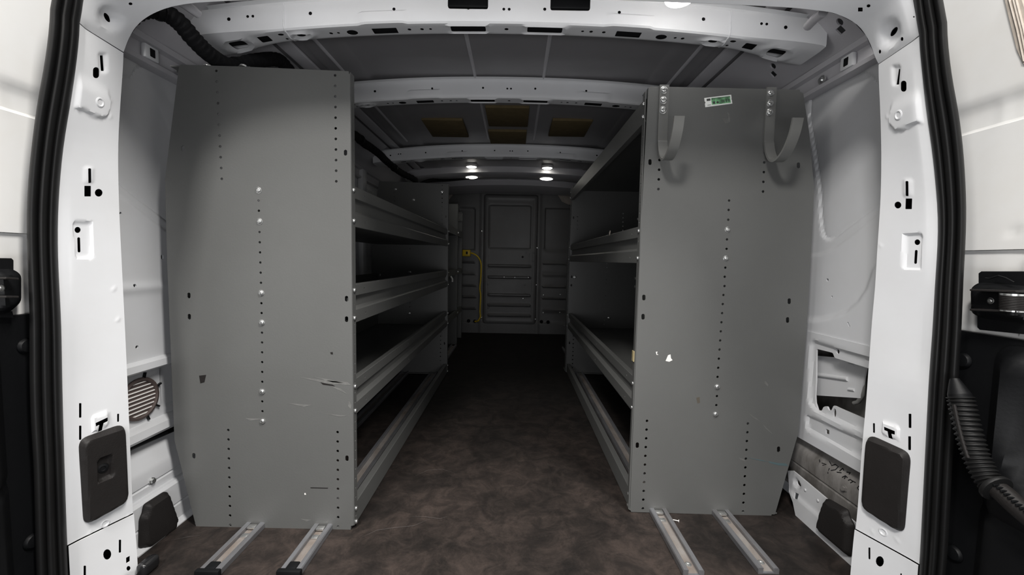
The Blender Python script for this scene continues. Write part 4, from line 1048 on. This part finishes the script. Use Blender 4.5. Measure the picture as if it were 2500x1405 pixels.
# ---- J hooks -------------------------------------------------------------
def jhook(px_l, px_r, name, label):
    x0, x1 = atY(px_l, 240, YR0)[0], atY(px_r, 240, YR0)[0]; xc = (x0+x1)/2; wd = x1-x0
    ztop = atY((px_l+px_r)/2, 209 if px_l < 1700 else 215, YR0)[2]
    root = empty(name, (xc, YR0, ztop)); tag(root, label, 'hook', 'J hooks on the right shelving end panel')
    prof = [(0.003, ztop), (0.003, 1.05), (0.006, 1.030), (0.014, 1.005), (0.028, 0.984), (0.046, 0.975), (0.064, 0.978), (0.082, 0.990), (0.096, 1.008), (0.108, 1.032), (0.115, 1.060)]
    P = np.array(prof)
    # smooth the curved part
    t = np.arange(len(P)); tt_ = np.linspace(1, len(P)-1, 34); cur = catmull(t.astype(float), np.column_stack([P, 0*t]), tt_)[:, :2]
    P = np.vstack([P[:1], cur]); T = np.gradient(P, axis=0); T /= np.linalg.norm(T, axis=1)[:, None]; N = np.stack([-T[:, 1], T[:, 0]], 1)*0.0027
    mb = MB(); ring = []
    for p, nrm in zip(P, N):
        a, b = p+nrm, p-nrm
        ring += [(x0, YR0-a[0], a[1]), (x1, YR0-a[0], a[1]), (x1, YR0-b[0], b[1]), (x0, YR0-b[0], b[1])]
    n = len(P); mb.add(ring, [[4*i+k, 4*i+(k+1) % 4, 4*(i+1)+(k+1) % 4, 4*(i+1)+k] for i in range(n-1) for k in range(4)]+[[3, 2, 1, 0], [4*n-4, 4*n-3, 4*n-2, 4*n-1]])
    mb.build('strap', HOOKM, root, 40)
    for y in ((220, 245, 269) if px_l < 1700 else (227, 252, 275)):
        p = atY((px_l+px_r)/2-(y-245)*0.05, y, YR0-0.006); bolt(root, (p[0], YR0-0.0055, p[2]), (0, -1, 0), 1.0)
jhook(1608, 1631, 'j_hook', 'grey steel J hook on the shelving panel beside its aisle edge')
jhook(1868.5, 1892, 'j_hook', 'grey steel J hook on the shelving panel beside its wall edge')

# ---- green label ---------------------------------------------------------
root = empty('label_sticker', tuple(atY(1752, 247, YR0-0.0006))); tag(root, 'small white sticker with green print and bar code between the two J hooks', 'sticker')
def lp(u, v):   # label coordinates: u 0..1 along, v 0..1 up from pixel corners
    a, b, c, d = np.array((1722.0, 262.0)), np.array((1788.0, 253.0)), np.array((1785.0, 231.5)), np.array((1719.5, 239.5))
    return tuple((1-u)*(1-v)*a+u*(1-v)*b+u*v*c+(1-u)*v*d)
decal([lp(*p) for p in [(0, 0), (1, 0), (1, 0.40), (0.985, 0.5), (1, 0.62), (1, 1), (0, 1), (0, 0.66), (0.03, 0.5), (0, 0.38)]], YR0, LABELW, root, 'backing', 0.0005)
decal([lp(*p) for p in [(0.25, 0.17), (0.95, 0.12), (0.95, 0.88), (0.25, 0.90)]], YR0, LABELG, root, 'green_field', 0.0008)
decal([lp(*p) for p in [(0.08, 0.64), (0.22, 0.64), (0.22, 0.88), (0.08, 0.88)]], YR0, INK, root, 'dark_square', 0.0008)
rnd = random.Random(3)
mb = MB()
for k in range(13):
    u = 0.62+0.024*k
    if rnd.random() < 0.8:
        h0 = 0.24; P = [atY(*lp(a, b), YR0-0.0011) for a, b in ((u, h0), (u+0.012+0.006*rnd.random(), h0), (u+0.014, 0.60), (u, 0.60))]; mb.quadprism(P, (0, 0.0003, 0))
tag(mb.build('bar_code', INK, root), kind='stuff')
mb = MB()
for r, v in enumerate((0.70, 0.78, 0.84)):
    u = 0.28
    while u < 0.92:
        l = 0.015+0.04*rnd.random(); P = [atY(*lp(a, b), YR0-0.0011) for a, b in ((u, v), (u+l, v), (u+l, v+0.035), (u, v+0.035))]; mb.quadprism(P, (0, 0.0003, 0)); u += l+0.015
for a0, l in ((0.09, 0.03), (0.13, 0.04), (0.18, 0.03)):
    P = [atY(*lp(a, b), YR0-0.0011) for a, b in ((a0, 0.16), (a0+l, 0.16), (a0+l, 0.21), (a0, 0.21))]; mb.quadprism(P, (0, 0.0003, 0))
P = [atY(*lp(*c), YR0-0.0011) for c in circle((0.47, 0.36), 0.045, 0.13, 10)]; mb.quadprism(P, (0, 0.0003, 0))
P = [atY(*lp(*c), YR0-0.0011) for c in ((0.29, 0.24), (0.38, 0.24), (0.38, 0.50), (0.29, 0.50))]; mb.quadprism(P, (0, 0.0003, 0))
tag(mb.build('small_print', INK, root), kind='stuff')

# ---- floor rails ---------------------------------------------------------
RAILS = []
for (pa, pb, cap, lab) in (((512, 1398), (609, 1296), True, 'aluminium floor rail with a black end cap, outer of the two under the left shelving'),
                           ((711, 1398), (779, 1297), True, 'aluminium floor rail with a black end cap, inner of the two under the left shelving'),
                           ((1690, 1400), (1615, 1257), False, 'aluminium floor rail without end cap, nearer the aisle under the right shelving'),
                           ((1874, 1395), (1768, 1259), False, 'aluminium floor rail without end cap, nearer the wall under the right shelving')):
    A, B = atZ(*pa, 0.008), atZ(*pb, 0.008); xc = (A[0]+B[0])/2; y0 = A[1]; y1 = 3.30
    root = empty('floor_rail', (xc, y0, 0)); tag(root, lab, 'rail', 'aluminium tie rails on the van floor')
    P = [(-0.024, 0), (-0.024, 0.012), (-0.022, 0.0145), (-0.0125, 0.0145), (-0.0115, 0.0135), (-0.0125, 0.011), (-0.0135, 0.003), (0.0135, 0.003), (0.0125, 0.011), (0.0115, 0.0135), (0.0125, 0.0145), (0.022, 0.0145), (0.024, 0.012), (0.024, 0)]
    mb = MB(); mb.extrude(P, [((xc, y, 0.0003), (1, 0, 0), (0, 0, 1)) for y in np.linspace(y0, y1, 12)], closed=True); mb.build('channel', ALU, root, 25)
    MB().box((xc, (y0+y1)/2, 0.0035), (0.0255, y1-y0-0.01, 0.0012)).build('channel_bed', ALUDIRT, root)
    yp = (YL0 if cap else YR0)
    f = MB(); f.box((xc-0.001, yp-0.012, 0.0105), (0.021, 0.014, 0.006), 0.0015); f.build('rail_fitting', ZINC, root, 40)
    f = MB(); f.box((xc-0.002, yp-0.040, 0.0065), (0.017, 0.014, 0.004), 0.0015); f.build('rail_fitting', ZINC, root, 40)
    if cap:
        c = MB(); c.box((xc, y0-0.004, 0.0085), (0.054, 0.012, 0.017), 0.003); c.box((xc, y0+0.010, 0.012), (0.024, 0.026, 0.010), 0.003); c.build('end_cap', BLACKP, root, 40)
    else:
        c = MB(); c.lathe([(0.0075, 0), (0.0075, 0.002), (0.0045, 0.003), (0.004, 0.001)], (xc, y0+0.03, 0.0042), (0, 0, 1), 14); c.build('screw', ZINC, root, 40)
# nail lying on the floor by the right rails
A, B = atZ(1643, 1270, 0.002), atZ(1657, 1273, 0.003)
mb = MB(); mb.tube([A, B], 0.0012, 8); mb.lathe([(0.004, 0), (0.004, 0.001), (0.001, 0.0012)], B, tuple(B-A), 10)
tag(mb.build('nail', SCRAP, None, 40), 'small pale nail lying on the floor beside the right hand rails', 'nail')

# ---- dark covers on the pillars and on the sill corners --------------------
def pillar_cover(fr, poly, recess, label):
    g = Frame(fr.t, fr.l); G = roundpoly(fr.inv(poly), 0.022, 6)
    g.disp.append(lambda P: 0.002+0.012*(1-sstep(-0.007, 0.0, sdf(P, G))))
    if recess:
        Rr = roundpoly(fr.inv(recess), 0.006, 4)
        g.disp.append(lambda P: -0.009*(1-sstep(-0.003, 0.0015, sdf(P, Rr))))
    mb = MB(); sheet(mb, G, [], g, step=0.0035, depth=towards(fr, 0.004), ostep=0.004)
    o = mb.build('pillar_cover', PLASTIC, None, 35); tag(o, label, 'cover', 'dark plastic covers on the rear pillars')
    return o, g
cl, g = pillar_cover(PL, [(190, 1074), (303, 1033), (312, 1224), (203, 1286)], [(227, 1122), (262, 1107), (268, 1160), (229, 1178)], 'dark brown plastic pillar cover with a square recess on the left rear pillar')
c = fr_c = g(PL.inv([(246, 1143)]))[0]
MB().lathe([(0.010, 0), (0.009, 0.002), (0.005, 0.003), (0.004, 0.0015)], c, (0.85, -0.5, 0), 16).build('recess_plug', BLACKP, cl, 40)
pillar_cover(PR, [(2119, 1059), (2226, 1108), (2209, 1307), (2105, 1240)], None, 'plain dark brown plastic pillar cover on the right rear pillar')
def corner_cover(side, pts, X, label):
    P2 = roundpoly(yz(pts, side*X), 0.006, 3)
    def fm(P):
        h = 0.013*(1-sstep(-0.010, 0.0, sdf(P, P2))); return np.stack([side*(X-0.002-h), P[:, 0], P[:, 1]], 1)
    mb = MB(); sheet(mb, P2, [], fm, step=0.005, depth=(side*0.003, 0, 0), ostep=0.005)
    o = mb.build('corner_cover', PLASTIC, None, 40); tag(o, label, 'cover', 'dark plastic covers on the sill corners'); return o
corner_cover(-1, [(340, 1268), (347, 1253), (350, 1233), (400, 1201), (408, 1203), (430, 1266), (422, 1296), (353, 1345), (338, 1338)], 0.843, 'dark plastic sill cover low on the left wall by the floor')
corner_cover(1, [(2018, 1219), (2025, 1219), (2072, 1246), (2077, 1266), (2087, 1283), (2082, 1358), (2075, 1361), (2008, 1303), (1998, 1286), (2008, 1246)], 0.843, 'dark plastic sill cover low on the right wall by the floor')
p = atZ(360, 1378, 0.015)
root = empty('floor_buffer', (p[0], p[1], 0)); tag(root, 'glossy black buffer block on the floor behind the left pillar', 'buffer')
GLOSS = mat('glossy_black_plastic', (0.012, 0.012, 0.013), 0.18)
MB().box((p[0]+0.006, p[1]-0.005, 0.016), (0.024, 0.042, 0.030), 0.009, seg=3).build('block', GLOSS, root, 50)
MB().box((p[0]-0.004, p[1]-0.042, 0.012), (0.02, 0.008, 0.018), 0.002).build('spring_leaf', ZINC, root, 40)

# ---- latch covers under the header ------------------------------------------
for x0, x1, yb, lab in ((1092, 1191, 21, 'black rectangular latch cover hanging from the header, the one left of centre'), (1344, 1442, 25, 'black rectangular latch cover hanging from the header, the one right of centre')):
    a, b = atY(x0, yb, 0.885), atY(x1, yb, 0.885); cx = (a[0]+b[0])/2
    root = empty('latch_cover', (cx, 0.9, a[2])); tag(root, lab, 'cover', 'black latch covers under the header')
    MB().box((cx, 0.892, a[2]+0.060), (b[0]-a[0], 0.010, 0.11), 0.004).build('housing', BLACKP, root, 40)
    MB().box((cx, 0.895, a[2]+0.116), (b[0]-a[0]+0.02, 0.03, 0.008), 0.002).build('mounting_plate', PLASTIC, root, 40)

# ---- lamps -------------------------------------------------------------------
def lamp(px, z, r, lab, group, em, up=0.0):
    c = atZ(px[0], px[1], z); root = empty('ceiling_lamp', tuple(c)); tag(root, lab, 'lamp', group)
    MB().lathe([(r*1.18, 0.016+up), (r*1.18, 0.006), (r*1.10, 0.001), (r*1.0, 0.0), (r*0.99, 0.006)], c, (0, 0, 1), 28).build('bezel', SCRAP, root, 40)
    MB().lathe([(r*0.985, 0.005), (r*0.985, 0.001), (r*0.8, -0.004), (r*0.4, -0.006), (r*0.01, -0.0065)], c, (0, 0, 1), 28).build('lens', em, root, 60)
lamp((1150, 433), 1.345, 0.054, 'large lit round ceiling lamp near the bulkhead, left of the front pair', 'lit lamps at the cab end of the roof', LED)
lamp((1335, 437), 1.345, 0.054, 'large lit round ceiling lamp near the bulkhead, right of the front pair', 'lit lamps at the cab end of the roof', LED)
lamp((1151, 408), 1.385, 0.037, 'smaller lit round ceiling lamp above the left one of the front pair', 'lit lamps at the cab end of the roof', LED)
lamp((1336, 411), 1.385, 0.037, 'smaller lit round ceiling lamp above the right one of the front pair', 'lit lamps at the cab end of the roof', LED)
def dome(c, lab):
    root = empty('ceiling_lamp', tuple(c)); tag(root, lab, 'lamp')
    MB().box((c[0], c[1], c[2]+0.028), (0.10, 0.05, 0.020), 0.006).build('housing', SCRAP, root, 40)
    MB().lathe([(0.036, 0.020), (0.036, 0.012), (0.033, 0.004), (0.022, -0.002), (0.006, -0.004)], c, (0, 0, 1), 24).build('lens', DOME, root, 60)
dc = atZ(1660, 3, 1.318)
dome(dc, 'bright lit dome lamp under the rear header, beside the latch covers')

# ---- wiring loom -----------------------------------------------------------
ctrl = [(-0.84, 0.895, 1.16), (-0.80, 0.915, 1.228), (-0.78, 0.95, 1.256), (-0.76, 0.984, 1.251), (-0.75, 1.022, 1.227), (-0.742, 1.065, 1.211), (-0.735, 1.13, 1.215), (-0.73, 1.22, 1.27), (-0.72, 1.31, 1.318), (-0.715, 1.36, 1.318), (-0.72, 1.5, 1.28),
        (-0.73, 1.75, 1.262), (-0.72, 1.95, 1.276), (-0.715, 2.05, 1.268), (-0.72, 2.14, 1.276), (-0.70, 2.24, 1.262), (-0.72, 2.38, 1.27), (-0.70, 2.52, 1.25), (-0.70, 2.7, 1.255), (-0.66, 2.85, 1.245), (-0.70, 3.0, 1.225), (-0.63, 3.15, 1.30), (-0.5, 3.2, 1.315), (-0.33, 3.2, 1.33)]
ctrl = np.array(ctrl); tk = np.arange(len(ctrl), dtype=float); path = catmull(tk, ctrl, np.linspace(0, len(ctrl)-1, 260))
rad = [0.020*(1+0.07*math.sin(k*2.1)) if k < 215 else 0.020-(k-215)/45*0.014 for k in range(260)]
root = empty('wiring_loom', tuple(ctrl[0])); tag(root, 'thick black taped wiring loom running along the top of the left wall', 'cable')
MB().tube(path, rad, 10).build('loom', TAPE, root, 60)
for k in (24, 70, 140, 190):
    d = path[k+1]-path[k-1]; MB().lathe([(0.0225, -0.006), (0.0235, 0), (0.0225, 0.006)], path[k], tuple(d), 14).build('tie', BLACKP, root, 40)

# ---- yellow outlet and its cord ----------------------------------------------
p = atY(1139, 618.5, 3.905)
root = empty('outlet_box', tuple(p)); tag(root, 'small yellow power outlet box on the bulkhead beside the left shelving', 'outlet')
MB().box((p[0], 3.915, p[2]), (0.074, 0.060, 0.062), 0.006).build('box', YELLOW, root, 40)
MB().box((p[0], 3.883, p[2]), (0.060, 0.006, 0.048), 0.003).build('cover_plate', YELLOW, root, 40)
MB().box((p[0]+0.006, 3.879, p[2]+0.002), (0.018, 0.004, 0.026), 0.001).build('socket', BLACKP, root, 40)
px = [(1148, 618), (1156, 620), (1164, 625), (1171, 634), (1174.5, 645), (1174.5, 665), (1173.5, 685), (1171.5, 705), (1173.5, 722), (1172.5, 745), (1172, 762), (1172.5, 774), (1168, 783), (1162, 785.5), (1159, 785)]
P = [atY(x, y, 3.915 if 0 < k < len(px)-2 else 3.94) for k, (x, y) in enumerate(px)]; P = catmull(np.arange(len(P), dtype=float), np.array(P), np.linspace(0, len(P)-1, 60))
mb = MB(); mb.tube(P, 0.0075, 10); tag(mb.build('power_cord', YELLOW, None, 60), 'yellow power cord looping from the outlet box down the bulkhead to a hole', 'cord')

# ---- torn paper on the shelf lip ------------------------------------------------
p = atX(1491, 570, RX-0.001)
mb = MB(); k = 0.55
q = [(0.0, -0.012, 0.012), (-0.001, 0.002, 0.020), (-0.003, 0.011, 0.010), (-0.001, 0.006, -0.010), (-0.004, -0.003, -0.018), (-0.002, -0.008, -0.004), (-0.007, 0, 0.002)]
mb.add([(RX-0.003+a*k, p[1]+b*k, p[2]+c*k) for a, b, c in q], [(0, 1, 6), (1, 2, 6), (2, 3, 6), (3, 4, 6), (4, 5, 6), (5, 0, 6)])
tag(mb.build('paper_scrap', BEIGE), 'tiny torn paper scrap stuck on the upper shelf lip of the hooked shelving unit', 'paper')

# ---- hinge arms on the opened doors ----------------------------------------------
def hinge(side, X, plate, hexa, low, bars, screw, spring, label):
    root = empty('door_hinge', tuple(atX(*screw, side*X))); tag(root, label, 'hinge', 'black hinge assemblies on the opened rear doors')
    off = lambda t: (side*t, 0, 0)
    def pl(pts, xx, t, name, m, r=0.004):
        P2 = [atX(x, y, side*xx) for x, y in pts]; return MB().quadprism(P2, off(t)).build(name, m, root)
    pl(plate, X-0.004, 0.022, 'back_plate', BLACKP); pl(low, X-0.003, 0.020, 'lower_plate', BLACKP)
    G = roundpoly(yz(hexa, side*(X-0.012)), 0.008, 3)
    mb = MB(); sheet(mb, G, [], lambda P: np.stack([side*(X-0.004-0.012*(1-sstep(-0.012, 0, sdf(P, G)))), P[:, 0], P[:, 1]], 1), step=0.005, depth=(side*0.012, 0, 0), ostep=0.006); mb.build('bracket', BLACKP, root, 40)
    for (x0, y0), (x1, y1) in bars:
        A, B = atX(x0, y0, side*(X-0.018)), atX(x1, y1, side*(X-0.018)); d = B-A
        mb = MB(); L = np.linalg.norm(d); mb.box((side*(X-0.024), (A[1]+B[1])/2, (A[2]+B[2])/2), (0.026, L, 0.0035), 0.001, Matrix.Rotation(math.atan2(d[2], d[1]), 3, 'X')); mb.build('arm', PLASTIC, root)
    c = atX(*screw, side*(X-0.016)); bolt(root, tuple(c), (-side, 0, 0), 0.55, 'screw')
    if spring:
        (sx, y0, y1) = spring; A, B = atX(sx, y0, side*(X-0.028)), atX(sx, y1, side*(X-0.028)); n = 9; pts = []
        for k in range(n*14+1):
            f = k/(n*14); th = 2*math.pi*n*f; pts.append(A+(B-A)*f+np.array([side*0.013*math.cos(th), 0.013*math.sin(th), 0]))
        MB().tube(pts, 0.0013, 6).build('spring', PLASTIC, root, 60)
        MB().tube([A-[0, 0, 0.0], A+[0, 0, 0.003]], 0.014, 16).build('washer', ZINC, root, 40); MB().tube([B-[0, 0, 0.002], B], 0.014, 16).build('washer', ZINC, root, 40)
        MB().tube([A+[0, 0, 0.006], B-[0, 0, 0.008]], 0.006, 12).build('hinge_pin', BLACKP, root, 60)
        w_ = [atX(x, y, side*(X-0.014)) for x, y in ((2406, 680), (2415, 681), (2438, 674), (2455, 679), (2476, 690))]; MB().tube(w_, 0.0014, 6).build('wire', BLACKP, root, 60)
hinge(1, 0.845, [(2389, 668), (2396, 663), (2512, 663), (2512, 720), (2389, 720)], [(2359, 703), (2378, 690), (2400, 691), (2512, 700), (2512, 795), (2388, 778), (2359, 764)],
      [(2386, 770), (2512, 780), (2512, 818), (2392, 806), (2386, 800)], [((2394, 709), (2510, 713)), ((2394, 757), (2510, 762))], (2419, 735), (2472, 722, 758), 'black door hinge with a coil spring on the right rear door')
hinge(-1, 0.845, [(-14, 631), (28, 631), (33, 636), (33, 690), (-14, 690)], [(63, 671), (42, 657), (14, 658), (-14, 655), (-14, 772), (33, 765), (63, 738)],
      [(-14, 760), (30, 760), (32, 768), (32, 776), (-14, 776)], [((-14, 679), (20, 681)), ((-14, 725), (20, 725))], (2, 704), None, 'black door hinge on the left rear door above its black lining')

# ---- ribbed wiring conduit to the right door ---------------------------------------
px = [(2330, 925), (2338, 950), (2347, 980), (2358, 1030), (2373, 1085), (2392, 1135), (2418, 1180), (2450, 1207), (2500, 1252), (2560, 1300)]
P = np.array([atX(x, y, 0.795) for x, y in px]); P = catmull(np.arange(len(P), dtype=float), P, np.linspace(0, len(P)-1, 241))
root = empty('wiring_conduit', tuple(P[60])); tag(root, 'ribbed black rubber wiring conduit curving from the right pillar to the door', 'conduit')
i0, i1 = 46, 172
MB().tube(P[:i0+1], [0.006+0.009*min(1, k/40) for k in range(i0+1)], 14).build('sleeve_neck', BLACKP, root, 60)
rr = [0.0162+0.0019*math.sin((k-i0)*2*math.pi/6.0) for k in range(i0, i1)]
MB().tube(P[i0:i1], rr, 18).build('bellows', RUBBER, root, 80)
d = P[i1+1]-P[i1-1]; MB().lathe([(0.016, -0.005), (0.022, -0.003), (0.023, 0), (0.022, 0.003), (0.015, 0.005)], P[i1], tuple(d), 20).build('collar', RUBBER, root, 50)
MB().tube(P[i1:], 0.0145, 16).build('sleeve', PLASTIC, root, 60)
ct = MB()
for k in range(i1+8, 236, 5):
    d = P[k+1]-P[k-1]; d /= np.linalg.norm(d); up = np.array([-0.6, -0.2, 0.75]); up -= d*(up@d); up /= np.linalg.norm(up)
    ct.box(P[k]+up*0.0145, (0.012, 0.003, 0.003), 0.0006)
tag(ct.build('sleeve_teeth', BLACKP, root), kind='stuff')
MB().tube([p+np.array([-0.016, -0.004, -0.004]) for p in P[i0+8:i0+75:6]], 0.003, 8).build('seam_strip', PLASTIC, root, 60)
